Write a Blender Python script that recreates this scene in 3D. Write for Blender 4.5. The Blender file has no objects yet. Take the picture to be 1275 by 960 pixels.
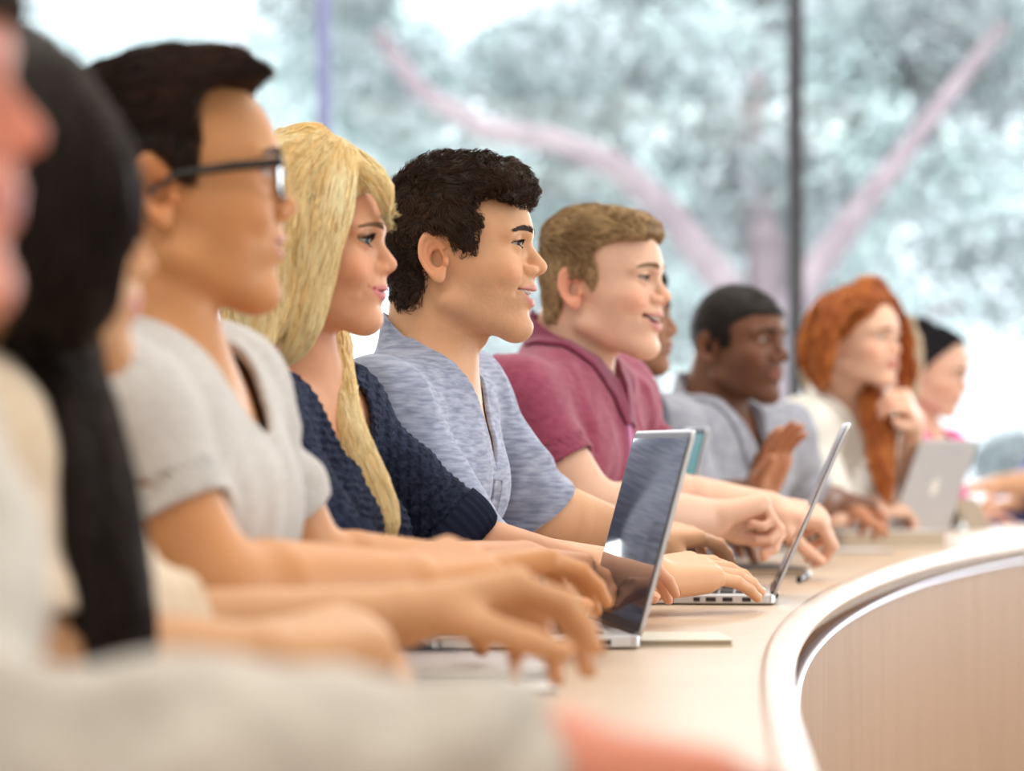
import bpy, math, random, time
import numpy as np
from concurrent.futures import ThreadPoolExecutor
from mathutils import Vector, Matrix
T0 = time.time()
random.seed(7)
RNG = np.random.default_rng(11)
SC = bpy.context.scene
COL = SC.collection
F32 = np.float32
# ------------------------------------------------------------------ camera, world, light
FPX, HORIZON, CAMZ = 3600.0, 555.0, 0.97
DESK = 0.75


def W(px, py, d):
    """a point of the place at depth d that the photograph shows at this pixel"""
    return np.array([(px - 637.5) / FPX * d, d, CAMZ - (py - HORIZON) / FPX * d])


cam_d = bpy.data.cameras.new('camera')
cam = bpy.data.objects.new('camera', cam_d)
COL.objects.link(cam)
SC.camera = cam
cam.location = (0, 0, CAMZ)
cam.rotation_euler = (math.pi / 2, 0, 0)
cam_d.sensor_width = 36.0
cam_d.lens = 36.0 * FPX / 1275.0
cam_d.shift_y = (HORIZON - 480.0) / 1275.0
cam_d.clip_end = 200
cam_d.dof.use_dof = True
cam_d.dof.focus_distance = 3.62
cam_d.dof.aperture_fstop = 3.3

SC.view_settings.view_transform = 'Standard'
SC.view_settings.look = 'None'
SC.view_settings.gamma = 1.0
SC.view_settings.use_curve_mapping = False
SC.view_settings.exposure = 0.25

world = bpy.data.worlds.new('sky')
SC.world = world
world.use_nodes = True
bg = world.node_tree.nodes['Background']
bg.inputs[0].default_value = (0.86, 0.95, 1.0, 1)
bg.inputs[1].default_value = 1.75


def area(name, loc, size, power, color, rot=(0, 0, 0)):
    l = bpy.data.lights.new(name, 'AREA')
    l.shape = 'RECTANGLE'
    l.size, l.size_y = size
    l.energy = power
    l.color = color
    o = bpy.data.objects.new(name, l)
    o.location = loc
    o.rotation_euler = rot
    COL.objects.link(o)
    return o


sun_d = bpy.data.lights.new('sun', 'SUN')
sun_d.energy = 3.2
sun_d.angle = 0.02
sun_d.color = (1.0, 0.96, 0.88)
sun = bpy.data.objects.new('sun', sun_d)
sun.rotation_euler = (math.radians(38), math.radians(-10), 0)
COL.objects.link(sun)
# daylight through the windows behind the class and in the right hand wall, then added fill lights overhead and behind the camera
area('window_daylight', (1.5, 11.6, 1.9), (9.0, 2.4), 350, (0.90, 0.96, 1.0), (math.radians(-90), 0, 0))
area('side_window_daylight', (5.6, 4.0, 1.8), (8.0, 2.2), 290, (0.95, 0.98, 1.0), (0, math.radians(90), 0))
area('ceiling_fill_light', (-0.6, 1.2, 3.05), (3.2, 3.2), 50, (1.0, 0.93, 0.84), (0, 0, 0))  # added overhead fill for the interior, no fixture modelled
area('ceiling_fill_light', (0.6, 5.2, 3.05), (3.2, 3.2), 60, (1.0, 0.94, 0.86), (0, 0, 0))  # second added overhead fill, farther along the desk
area('rear_fill_light', (-0.4, -2.6, 1.7), (5.0, 2.2), 36, (1.0, 0.95, 0.89), (math.radians(90), 0, 0))  # added soft fill from behind the camera, no window in that wall


# ------------------------------------------------------------------ helpers
def tag(o, label=None, cat=None, group=None, kind=None):
    if label: o['label'] = label
    if cat: o['category'] = cat
    if group: o['group'] = group
    if kind: o['kind'] = kind
    return o


def empty(name, loc, label=None, cat=None, group=None):
    o = bpy.data.objects.new(name, None)
    o.location = loc
    COL.objects.link(o)
    return tag(o, label, cat, group)


def link_mesh(name, me, mat, parent=None):
    o = bpy.data.objects.new(name, me)
    if mat: me.materials.append(mat)
    COL.objects.link(o)
    if parent is not None:
        o.parent = parent
        o.matrix_parent_inverse = Matrix.Translation(parent.location).inverted()
    return o


def mesh_np(name, V, Fc, mat, parent=None, col=None, smooth=True):
    """V (n,3) ; Fc (m,k) faces of equal size or list of such arrays"""
    if not isinstance(Fc, (list, tuple)): Fc = [Fc]
    Fc = [f for f in Fc if len(f)]
    me = bpy.data.meshes.new(name)
    me.vertices.add(len(V))
    me.vertices.foreach_set('co', np.ascontiguousarray(V, dtype=F32).ravel())
    loops = np.concatenate([f.ravel() for f in Fc]).astype(np.int32)
    tot = np.concatenate([np.full(len(f), f.shape[1], np.int32) for f in Fc])
    start = np.concatenate([[0], np.cumsum(tot)[:-1]]).astype(np.int32)
    me.loops.add(len(loops))
    me.loops.foreach_set('vertex_index', loops)
    me.polygons.add(len(tot))
    me.polygons.foreach_set('loop_start', start)
    me.polygons.foreach_set('loop_total', tot)
    me.update(calc_edges=True)
    me.polygons.foreach_set('use_smooth', np.full(len(tot), smooth))
    if col is not None:
        a = me.color_attributes.new('Col', 'FLOAT_COLOR', 'POINT')
        c = np.ones((len(V), 4), F32)
        c[:, :3] = col
        a.data.foreach_set('color', c.ravel())
    return link_mesh(name, me, mat, parent)


class MB:
    """collects boxes, prisms and tubes in one mesh"""
    def __init__(s): s.v, s.f = [], []

    def box(s, lo, hi, M=None):
        b = len(s.v)
        for x in (lo[0], hi[0]):
            for y in (lo[1], hi[1]):
                for z in (lo[2], hi[2]):
                    s.v.append((x, y, z) if M is None else tuple(M @ Vector((x, y, z))))
        for q in ((0, 1, 3, 2), (4, 6, 7, 5), (0, 4, 5, 1), (2, 3, 7, 6), (0, 2, 6, 4), (1, 5, 7, 3)):
            s.f.append([b + i for i in q])
        return s

    def prism(s, pts, t, M=None):
        """outline pts (x,y) extruded by t along z"""
        b, n = len(s.v), len(pts)
        for z in (0, t):
            for p in pts:
                q = Vector((p[0], p[1], z))
                s.v.append(tuple(M @ q if M is not None else q))
        s.f.append([b + i for i in range(n)][::-1])
        s.f.append([b + n + i for i in range(n)])
        for i in range(n):
            j = (i + 1) % n
            s.f.append([b + i, b + j, b + n + j, b + n + i])
        return s

    def tube(s, pts, r, n=10, cap=True):
        pts = [np.array(p, float) for p in pts]
        rr = r if isinstance(r, (list, tuple)) else [r] * len(pts)
        b = len(s.v)
        u = None
        for i, p in enumerate(pts):
            t = pts[min(i + 1, len(pts) - 1)] - pts[max(i - 1, 0)]
            t /= np.linalg.norm(t) + 1e-9
            if u is None:
                u = np.cross(t, [0, 0, 1.0])
                if np.linalg.norm(u) < 0.2: u = np.cross(t, [1, 0, 0])
            u = u - t * (u @ t)
            u /= np.linalg.norm(u)
            w = np.cross(t, u)
            for k in range(n):
                a = 2 * math.pi * k / n
                s.v.append(tuple(p + rr[i] * (math.cos(a) * u + math.sin(a) * w)))
        for i in range(len(pts) - 1):
            for k in range(n):
                a, c = b + i * n + k, b + i * n + (k + 1) % n
                s.f.append([a, c, c + n, a + n])
        if cap:
            s.f.append([b + k for k in range(n)])
            s.f.append([b + (len(pts) - 1) * n + k for k in range(n)][::-1])
        return s

    def build(s, name, mat, parent=None, smooth=False, bevel=0, origin=None):
        me = bpy.data.meshes.new(name)
        v = s.v if origin is None else [tuple(np.array(q) - np.array(origin)) for q in s.v]
        me.from_pydata([tuple(map(float, q)) for q in v], [], s.f)
        me.update()
        if smooth: me.polygons.foreach_set('use_smooth', [True] * len(me.polygons))
        o = link_mesh(name, me, mat, parent)
        if origin is not None: o.location = origin
        if bevel:
            m = o.modifiers.new('bevel', 'BEVEL')
            m.width = bevel
            m.segments = 3
            m.limit_method = 'ANGLE'
        return o


# ------------------------------------------------------------------ materials
def mat(name, color=(0.8, 0.8, 0.8), rough=0.6, metal=0.0, spec=0.5, **kw):
    m = bpy.data.materials.new(name)
    m.use_nodes = True
    nt = m.node_tree
    b = nt.nodes['Principled BSDF']
    b.inputs['Base Color'].default_value = (*color, 1)
    b.inputs['Roughness'].default_value = rough
    b.inputs['Metallic'].default_value = metal
    b.inputs['Specular IOR Level'].default_value = spec
    for k, v in kw.items(): b.inputs[k.replace('_', ' ')].default_value = v
    return m


def node(m, t, **kw):
    n = m.node_tree.nodes.new(t)
    for k, v in kw.items():
        if k in n.inputs: n.inputs[k].default_value = v
        else: setattr(n, k, v)
    return n


def lnk(m, a, b): m.node_tree.links.new(a, b)


def objco(m, scale=(1, 1, 1), rot=(0, 0, 0)):
    tc = node(m, 'ShaderNodeTexCoord')
    mp = node(m, 'ShaderNodeMapping')
    mp.inputs['Scale'].default_value = scale
    mp.inputs['Rotation'].default_value = rot
    lnk(m, tc.outputs['Object'], mp.inputs['Vector'])
    return mp.outputs['Vector']


def add_noise(m, c1, c2, scale, vec=None, detail=3.0, lo=0.35, hi=0.65, bump=0.0, bumpd=0.001, tex='ShaderNodeTexNoise'):
    n = node(m, tex)
    n.inputs['Scale'].default_value = scale
    if 'Detail' in n.inputs: n.inputs['Detail'].default_value = detail
    if vec is None: vec = objco(m)
    lnk(m, vec, n.inputs['Vector'])
    out = n.outputs['Fac'] if 'Fac' in n.outputs else n.outputs['Distance']
    r = node(m, 'ShaderNodeValToRGB')
    r.color_ramp.elements[0].position = lo
    r.color_ramp.elements[1].position = hi
    r.color_ramp.elements[0].color = (*c1, 1)
    r.color_ramp.elements[1].color = (*c2, 1)
    lnk(m, out, r.inputs[0])
    b = m.node_tree.nodes['Principled BSDF']
    lnk(m, r.outputs[0], b.inputs['Base Color'])
    if bump:
        bp = node(m, 'ShaderNodeBump')
        bp.inputs['Strength'].default_value = bump
        bp.inputs['Distance'].default_value = bumpd
        lnk(m, out, bp.inputs['Height'])
        lnk(m, bp.outputs[0], b.inputs['Normal'])
    return m


def vcol_mat(name, rough=0.5, spec=0.4, sss=0.0, sheen=0.0, bump=0.0, bscale=400, radius=(1, .35, .2), aniso=0):
    m = mat(name, rough=rough, spec=spec)
    b = m.node_tree.nodes['Principled BSDF']
    a = node(m, 'ShaderNodeAttribute')
    a.attribute_name = 'Col'
    lnk(m, a.outputs['Color'], b.inputs['Base Color'])
    if sss:
        b.inputs['Subsurface Weight'].default_value = sss
        b.inputs['Subsurface Radius'].default_value = radius
        b.inputs['Subsurface Scale'].default_value = 0.006
    if bump:
        n = node(m, 'ShaderNodeTexNoise')
        n.inputs['Scale'].default_value = bscale
        lnk(m, objco(m), n.inputs['Vector'])
        bp = node(m, 'ShaderNodeBump')
        bp.inputs['Strength'].default_value = bump
        bp.inputs['Distance'].default_value = 0.0006
        lnk(m, n.outputs['Fac'], bp.inputs['Height'])
        lnk(m, bp.outputs[0], b.inputs['Normal'])
    return m


M_SKIN = vcol_mat('skin', rough=0.48, spec=0.35, sss=0.12, bump=0.25, bscale=350)
M_HAIR = vcol_mat('hair', rough=0.5, spec=0.2)
M_EYE = vcol_mat('eye', rough=0.22, spec=0.3)
M_TEETH = mat('teeth', (0.82, 0.78, 0.70), 0.3)
M_BLACKPL = mat('black_plastic', (0.012, 0.012, 0.014), 0.3)
M_ALU = mat('aluminium', (0.62, 0.63, 0.66), 0.32, 0.85)
M_ALU2 = mat('pale_aluminium', (0.56, 0.55, 0.57), 0.45, 0.35)
M_KEYS = mat('keyboard_black', (0.02, 0.02, 0.024), 0.5)
M_SCREEN = mat('dark_glossy_screen', (0.02, 0.03, 0.055), 0.06, 0.0, 0.9)
M_SCREEN.node_tree.nodes['Principled BSDF'].inputs['IOR'].default_value = 1.9
M_PAPER = mat('white_paper', (0.82, 0.81, 0.78), 0.7)
M_DARK = mat('dark_cover', (0.012, 0.011, 0.012), 0.45)
M_GLASSES = mat('glasses_frame', (0.008, 0.007, 0.007), 0.22)
M_BRASS = mat('brass', (0.75, 0.55, 0.2), 0.3, 0.9)


def thin_glass(name, tint=(1, 1, 1), refl=0.08):
    m = bpy.data.materials.new(name)
    m.use_nodes = True
    nt = m.node_tree
    nt.nodes.clear()
    o = nt.nodes.new('ShaderNodeOutputMaterial')
    t = nt.nodes.new('ShaderNodeBsdfTransparent')
    t.inputs[0].default_value = (*tint, 1)
    g = nt.nodes.new('ShaderNodeBsdfGlossy')
    g.inputs['Roughness'].default_value = 0.02
    f = nt.nodes.new('ShaderNodeLayerWeight')
    f.inputs[0].default_value = 0.25
    mm = nt.nodes.new('ShaderNodeMath')
    mm.operation = 'MULTIPLY_ADD'
    mm.inputs[1].default_value = 0.5
    mm.inputs[2].default_value = refl
    x = nt.nodes.new('ShaderNodeMixShader')
    nt.links.new(f.outputs['Fresnel'], mm.inputs[0])
    nt.links.new(mm.outputs[0], x.inputs[0])
    nt.links.new(t.outputs[0], x.inputs[1])
    nt.links.new(g.outputs[0], x.inputs[2])
    nt.links.new(x.outputs[0], o.inputs[0])
    return m


M_PANE = thin_glass('window_glass', (0.97, 0.99, 1.0), 0.03)
M_LENS = thin_glass('lens_glass', (0.93, 0.95, 1.0), 0.10)

# ------------------------------------------------------------------ signed distance toolkit
def smin(a, b, k):
    h = np.clip(0.5 + 0.5 * (b - a) / k, 0, 1)
    return b + (a - b) * h - k * h * (1 - h)


def smax(a, b, k): return -smin(-a, -b, k)


def ell(P, c, r):
    q = P - np.array(c, F32)
    r = np.array(r, F32)
    k0 = np.sqrt(((q / r) ** 2).sum(-1)) + 1e-9
    k1 = np.sqrt(((q / (r * r)) ** 2).sum(-1)) + 1e-9
    return k0 * (k0 - 1) / k1


def sph(P, c, r): return np.sqrt(((P - np.array(c, F32)) ** 2).sum(-1)) - r


def cone(P, a, b, ra, rb):
    a = np.array(a, F32); b = np.array(b, F32)
    ba = b - a
    t = np.clip(((P - a) @ ba) / (ba @ ba + 1e-12), 0, 1)
    q = P - a - t[..., None] * ba
    return np.sqrt((q * q).sum(-1)) - (ra + (rb - ra) * t)


def chain(P, pts, rs, k=0.0):
    d = None
    for i in range(len(pts) - 1):
        e = cone(P, pts[i], pts[i + 1], rs[i], rs[i + 1])
        d = e if d is None else (np.minimum(d, e) if k == 0 else smin(d, e, k))
    return d


_NG = RNG.random((24, 24, 24)).astype(F32)


def noise(P, f):
    """value noise -1..1 ; f scalar or per axis"""
    q = P * np.array(f, F32)
    i = np.floor(q).astype(np.int32)
    t = (q - i).astype(F32)
    t = t * t * (3 - 2 * t)
    i %= 24
    j = (i + 1) % 24
    x0, y0, z0 = i[..., 0], i[..., 1], i[..., 2]
    x1, y1, z1 = j[..., 0], j[..., 1], j[..., 2]
    tx, ty, tz = t[..., 0], t[..., 1], t[..., 2]
    c00 = _NG[x0, y0, z0] * (1 - tx) + _NG[x1, y0, z0] * tx
    c10 = _NG[x0, y1, z0] * (1 - tx) + _NG[x1, y1, z0] * tx
    c01 = _NG[x0, y0, z1] * (1 - tx) + _NG[x1, y0, z1] * tx
    c11 = _NG[x0, y1, z1] * (1 - tx) + _NG[x1, y1, z1] * tx
    return ((c00 * (1 - ty) + c10 * ty) * (1 - tz) + (c01 * (1 - ty) + c11 * ty) * tz) * 2 - 1


def masked(P, c, R, fn):
    """fn evaluated only within R of c"""
    d = np.sqrt(((P - np.array(c, F32)) ** 2).sum(-1))
    out = (d - R + 0.05).astype(F32)
    m = d < R
    if m.any(): out[m] = fn(P[m])
    return out


CORN = np.array([[i, j, k] for i in (0, 1) for j in (0, 1) for k in (0, 1)])
EDG = [(0, 1), (2, 3), (4, 5), (6, 7), (0, 2), (1, 3), (4, 6), (5, 7), (0, 4), (1, 5), (2, 6), (3, 7)]


POOL = ThreadPoolExecutor(4)


def polygonize(f, lo, hi, h, nb=8, slack=1.35):
    lo = np.array(lo, float); hi = np.array(hi, float)
    B = h * nb
    n = np.ceil((hi - lo) / B).astype(int)
    gi = np.stack(np.meshgrid(*[np.arange(k) for k in n], indexing='ij'), -1).reshape(-1, 3)
    ctr = (lo + (gi + 0.5) * B).astype(F32)
    d = np.concatenate(list(POOL.map(f, [ctr[i:i + 20000] for i in range(0, len(ctr), 20000)])))
    act = gi[np.abs(d) < B * 0.87 * slack + 0.004]
    if not len(act): return np.zeros((0, 3)), np.zeros((0, 4), int)
    off = np.stack(np.meshgrid(*[np.arange(nb + 1)] * 3, indexing='ij'), -1).reshape(-1, 3)
    N = (n * nb + 3).astype(np.int64)
    ids, pos, fq = [], [], []
    CH = 120

    def ev(a):
        gp = (a * nb)[:, None, :] + off[None]
        return f((lo + gp.reshape(-1, 3) * h).astype(F32)).reshape(len(a), nb + 1, nb + 1, nb + 1)
    chunks = [act[s:s + CH] for s in range(0, len(act), CH)]
    for a, v in zip(chunks, POOL.map(ev, chunks)):
        base = a * nb
        cv = np.stack([v[:, i:i + nb, j:j + nb, k:k + nb] for i, j, k in CORN], -1)
        neg = cv < 0
        cr = neg.any(-1) & ~neg.all(-1)
        bi, ci, cj, ck = np.nonzero(cr)
        if not len(bi): continue
        c = cv[bi, ci, cj, ck].astype(np.float64)
        cell = base[bi] + np.stack([ci, cj, ck], -1)
        acc = np.zeros((len(bi), 3)); cnt = np.zeros(len(bi))
        for e0, e1 in EDG:
            x = (c[:, e0] < 0) != (c[:, e1] < 0)
            t = c[:, e0] / np.where(x, c[:, e0] - c[:, e1], 1)
            p = CORN[e0] + t[:, None] * (CORN[e1] - CORN[e0])
            acc += np.where(x[:, None], p, 0); cnt += x
        pos.append(lo + (cell + acc / cnt[:, None]) * h)
        g = cell + 1
        idx = (g[:, 0] * N[1] + g[:, 1]) * N[2] + g[:, 2]
        ids.append(idx)
        sx, sy, sz = N[1] * N[2], N[2], 1
        for e1, (u, w) in ((4, (sy, sz)), (2, (sz, sx)), (1, (sx, sy))):
            x = (c[:, 0] < 0) != (c[:, e1] < 0)
            q = np.stack([idx[x], idx[x] - u, idx[x] - u - w, idx[x] - w], -1)
            flip = c[x, 0] < 0
            q[~flip] = q[~flip][:, ::-1]
            fq.append(q)
    if not ids: return np.zeros((0, 3)), np.zeros((0, 4), int)
    ids = np.concatenate(ids); pos = np.concatenate(pos); fq = np.concatenate(fq)
    o = np.argsort(ids); ids = ids[o]; pos = pos[o]
    k = np.clip(np.searchsorted(ids, fq), 0, len(ids) - 1)
    ok = (ids[k] == fq).all(-1)
    return pos, k[ok]


def normals(f, P, e=0.0008):
    P = P.astype(F32)
    g = np.stack([f(P + np.array(v, F32) * e) - f(P - np.array(v, F32) * e) for v in ((1, 0, 0), (0, 1, 0), (0, 0, 1))], -1)
    return g / (np.linalg.norm(g, axis=-1, keepdims=True) + 1e-9)


def unit(v):
    v = np.array(v, float)
    return v / (np.linalg.norm(v) + 1e-12)


def poly2d(x, z, pts):
    """signed distance to a closed outline (negative inside)"""
    pts = np.array(pts, F32)
    n = len(pts)
    d = np.full(x.shape, 1e9, F32)
    s = np.ones(x.shape, F32)
    for i in range(n):
        j = (i - 1) % n
        ex, ez = pts[j] - pts[i]
        wx, wz = x - pts[i][0], z - pts[i][1]
        t = np.clip((wx * ex + wz * ez) / (ex * ex + ez * ez + 1e-12), 0, 1)
        d = np.minimum(d, (wx - ex * t) ** 2 + (wz - ez * t) ** 2)
        c1, c2, c3 = z >= pts[i][1], z < pts[j][1], ex * wz > ez * wx
        flip = (c1 & c2 & c3) | (~c1 & ~c2 & ~c3)
        s = np.where(flip, -s, s)
    return s * np.sqrt(d)


# ------------------------------------------------------------------ the human head
class Head:
    def __init__(s, C, yaw=0, pitch=0, roll=0, k=1.0, fem=False, **kw):
        s.C = np.array(C, float); s.k = k; s.fem = fem
        y, p = math.radians(yaw), math.radians(pitch)
        fwd = np.array([math.cos(y) * math.cos(p), -math.sin(y) * math.cos(p), math.sin(p)])
        left = unit(np.cross([0, 0, 1], fwd))
        up = np.cross(fwd, left)
        if roll:
            r = math.radians(roll)
            left, up = left * math.cos(r) + up * math.sin(r), up * math.cos(r) - left * math.sin(r)
        s.M = np.stack([fwd, left, up])           # rows
        d = dict(lid=0.0040, smile=0.0, open=0.0, nose=1.0, brow=1.0 if not fem else 0.3, lip=0.85 if not fem else 1.15,
                 chin=0.0 if not fem else 0.010, jaw=1.0 if not fem else 0.88, fat=0.0, nosew=1.0, ear=True, nup=0.0)
        d.update(kw)
        s.p = d

    def local(s, P): return ((P - s.C.astype(F32)) @ s.M.T.astype(F32)) / F32(s.k)

    def world(s, L): return (np.array(L, float) * s.k) @ s.M + s.C

    def skull(s, L):
        d = ell(L, (0.010, 0, 0.044), (0.091, 0.073, 0.084))
        return smin(d, ell(L, (0.042, 0, 0.044), (0.066, 0.057, 0.062)), 0.02)

    def sdf(s, L, feat=True):
        p = s.p
        A = L.copy(); A[..., 1] = np.abs(L[..., 1])
        x, ay, z = A[..., 0], A[..., 1], A[..., 2]
        cz, jw = p['chin'], p['jaw']
        d = s.skull(L)
        d = smin(d, ell(L, (0.046, 0, -0.010), (0.054, 0.062 * (0.5 + 0.5 * jw) + p['fat'], 0.052)), 0.022)
        d = smin(d, ell(L, (0.044, 0, -0.042 + cz * .6), (0.056, 0.052 * jw + p['fat'], 0.044)), 0.02)
        d = smin(d, cone(A, (0.004, 0.050 * jw + p['fat'], -0.048 + cz * .5), (0.080, 0.013, -0.083 + cz), 0.015, 0.0165), 0.022)
        d = smin(d, ell(L, (0.075, 0, -0.037 + cz * .3), (0.0385, 0.033, 0.031)), 0.016)          # muzzle
        d = smin(d, ell(A, (0.0905, 0.005, -0.083 + cz), (0.0185, 0.017, 0.0175)), 0.016)            # chin
        d = smin(d, ell(A, (0.068, 0.041, -0.006), (0.024, 0.019, 0.018)), 0.018)                 # cheek bone
        if not feat: return d
        if p['smile'] > 0:
            d = smin(d, ell(A, (0.078, 0.037, -0.016), (0.017, 0.014, 0.013)), 0.012)
        d = smin(d, cone(A, (0.099, 0.010, 0.038), (0.084, 0.047, 0.036), 0.0085 * (0.6 + .4 * p['brow']), 0.008), 0.014)
        ec = np.array([0.0860, 0.0320, 0.0225])
        d = smax(d, -ell(A, (0.1075, 0.034, 0.0215), (0.0185, 0.0215, 0.0125)), 0.011)            # socket
        dl = sph(A, ec, 0.0138)
        d = smin(d, dl, 0.005)
        q = A - ec.astype(F32)
        ha = p['lid'] * (1 - ((q[..., 1] - 0.001) / 0.0142) ** 2)
        cut = np.maximum(np.abs(q[..., 2] + 0.0006 - 0.002 * (q[..., 1] / 0.0135)) - ha, np.sqrt((q * q).sum(-1)) - 0.0165)
        cut = np.maximum(cut, -q[..., 0] - 0.0)
        d = smax(d, -cut, 0.0012)
        # lid crease
        rq = np.sqrt((q * q).sum(-1))
        cr = q[..., 2] - 0.0030 - p['lid'] * 1.05 + 14 * q[..., 1] ** 2
        d = d + 0.0011 * np.exp(-(cr / 0.0011) ** 2) * np.exp(-((q[..., 1] - .001) / 0.013) ** 4) * (q[..., 0] > 0) * np.clip((0.022 - rq) / .004, 0, 1)
        # nose
        ns, nw, nu = p['nose'], p['nosew'], p['nup']
        tip = (0.099 + 0.0185 * ns, 0, -0.005 + nu)
        nd = chain(L, [(0.096, 0, 0.030), (0.1025 + 0.003 * ns, 0, 0.016), tip], [0.0075, 0.0070, 0.0103])
        nd = smin(nd, ell(A, (0.1025 + 0.003 * ns, 0.0125 * nw, -0.011 + nu * .6), (0.0125, 0.0068 * nw, 0.0078)), 0.006)
        nd = smin(nd, cone(L, tip, (0.106, 0, -0.019), 0.0055, 0.005), 0.005)
        nd = smax(nd, -ell(A, (0.1085 + 0.004 * ns, 0.0070 * nw, -0.0185 + nu * .8), (0.0062, 0.0034, 0.0050)), 0.002)
        d = smin(d, nd, 0.0075)
        # alar groove, philtrum
        d = d + 0.0018 * np.exp(-(cone(A, (0.099, 0.0205 * nw, -0.006), (0.102, 0.0185 * nw, -0.016), 0, 0) / 0.0028) ** 2)
        # lips
        sm = p['smile']; op = p['open']; lp = p['lip']
        zc = -0.0395 + 0.0045 * sm + cz * .25; xc = 0.0905 - 0.005 * sm; yc = 0.0245 + 0.006 * sm
        zu = -0.0350 + op * 0.35 + cz * .25; zl = -0.0475 - op * 0.75 + cz * .35
        du = chain(A, [(0.1115, 0.0, zu), (0.1085, 0.009, zu + 0.0004), (0.102, 0.0180, zu + (zc - zu) * .33), (xc, yc, zc)], [0.0038 * lp, 0.0038 * lp, 0.0032 * lp, 0.0018])
        dw = chain(A, [(0.1075, 0.0, zl), (0.1055, 0.009, zl + 0.0008), (0.0995, 0.0180, zl + (zc - zl) * .33), (xc, yc, zc)], [0.0050 * lp, 0.0048 * lp, 0.0036 * lp, 0.0018])
        d = smin(d, np.minimum(du, dw), 0.0045)
        # mouth line or opening
        zm = (zu + zl) / 2 + 0.001
        mo = 0.0009 + op * 0.55
        lm = chain(A, [(0.104, 0.0, 0.0), (0.102, 0.011, 0.0), (xc + .004, yc - .001, (zc - zm) * 0.25 / 1)], [0.009, 0.009, 0.006])
        zz = z - zm - (zc - zm) * np.clip(ay / yc, 0, 1.2) ** 2.5
        sl = np.abs(zz) - mo * np.clip(1 - (ay / yc) ** 4, 0, 1)
        mcut = np.maximum(sl, np.maximum((0.083 if op else 0.098 - 0.35 * np.clip(ay - .006, 0, .02)) - x, ay - yc))
        d = smax(d, -mcut, 0.0012)
        if op: d = np.where(mcut < 0, np.maximum(d, -mcut), d)
        # crease under lower lip and smile fold
        d = smax(d, -ell(L, (0.1155, 0, -0.0640 + cz * .7 - op * .5), (0.0085, 0.016, 0.0055)), 0.008)
        if sm > 0:
            d = d + 0.0020 * min(sm, 1.2) * np.exp(-(chain(A, [(0.101, 0.022, -0.014), (0.096, 0.031, -0.028), (0.090, 0.0345, -0.040)], [0, 0, 0]) / 0.0042) ** 2)
        # ears
        if p['ear']:
            u0 = x + 0.010; v0 = z - 0.007
            ca, sa = math.cos(0.20), math.sin(0.20)
            u = u0 * ca + v0 * sa; v = -u0 * sa + v0 * ca
            rx = np.where(v > 0, 0.0180, 0.0180 - 0.0045 * np.clip(-v / 0.03, 0, 1)); ry = 0.0315
            rho = np.sqrt((u / rx) ** 2 + (v / ry) ** 2)
            w = ay - (0.0705 + 0.42 * np.clip(0.016 - u, 0, 0.04))
            rim = np.sqrt(((rho - 0.86) * 0.0185) ** 2 + w ** 2) - 0.0033
            rim = np.where((u > 0.0105) & (v < 0.006) & (v > -0.02), rim + (u - 0.0105) * 1.2, rim)
            fill = np.maximum((rho - 0.95) * 0.017, np.abs(w + 0.0048) - 0.0028)
            ed = smin(rim, fill, 0.003)
            anti = np.sqrt((np.sqrt(((u - 0.001) / 0.0105) ** 2 + ((v - 0.001) / 0.0185) ** 2) - 0.95) ** 2 * 0.0105 ** 2 + (w + 0.001) ** 2) - 0.0021
            ed = smin(ed, anti, 0.002)
            ed = smin(ed, np.sqrt((u - 0.001) ** 2 + ((v + 0.0265) / 1.1) ** 2 + (w * 1.6) ** 2) - 0.0078, 0.004)
            ed = smin(ed, ell(A, (0.0055, 0.0745, 0.000), (0.004, 0.006, 0.0065)), 0.003)
            ed = smax(ed, -np.sqrt(((u - 0.003) / 0.95) ** 2 + ((v + 0.004) / 1.45) ** 2 + ((w + 0.003) * 1.0) ** 2) + 0.0080, 0.002)
            d = smin(d, ed, 0.004)
        return d

    def colour(s, L, base, lips=(0.62, 0.20, 0.18), stubble=0.0, blush=0.25):
        p = s.p
        base = np.array(base, F32)
        x, ay, z = L[..., 0], np.abs(L[..., 1]), L[..., 2]
        c = np.tile(base, (len(L), 1)).astype(F32)
        m = (1 + 0.05 * noise(L, 45) + 0.03 * noise(L, 150))[:, None]
        c *= m
        red = np.array([1.06, 0.78, 0.72], F32)
        bl = np.exp(-(((x - 0.085) / 0.03) ** 2 + ((ay - 0.045) / 0.02) ** 2 + ((z + 0.012) / 0.018) ** 2))
        bl += np.exp(-(((x - 0.122) / 0.016) ** 2 + (ay / 0.014) ** 2 + ((z + 0.008) / 0.012) ** 2))
        bl += 1.8 * (ay > 0.0695) * np.exp(-(((x + 0.01) / 0.03) ** 2 + ((z - 0.005) / 0.04) ** 2))
        bl = np.clip(bl * blush * 2, 0, 1)[:, None]
        c = c * (1 - bl) + c * red * bl
        sm, op, cz = p['smile'], p['open'], p['chin']
        zc = -0.0395 + 0.0045 * sm + cz * .25; yc = 0.0245 + 0.006 * sm
        zu = -0.0350 + op * 0.35 + cz * .25; zl = -0.0475 - op * 0.75 + cz * .35
        up = zu + (zc - zu) * np.clip(ay / yc, 0, 1) ** 2.5; lo = zl + (zc - zl) * np.clip(ay / yc, 0, 1) ** 2.5
        th = 0.0042 * p['lip'] * np.sqrt(np.clip(1.05 - (ay / yc) ** 2, 0, 1))
        inl = np.clip((np.minimum(up + th - z, z - lo + th * 1.25)) / 0.0012 + 0.5, 0, 1) * (x > 0.086) * (ay < yc)
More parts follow.
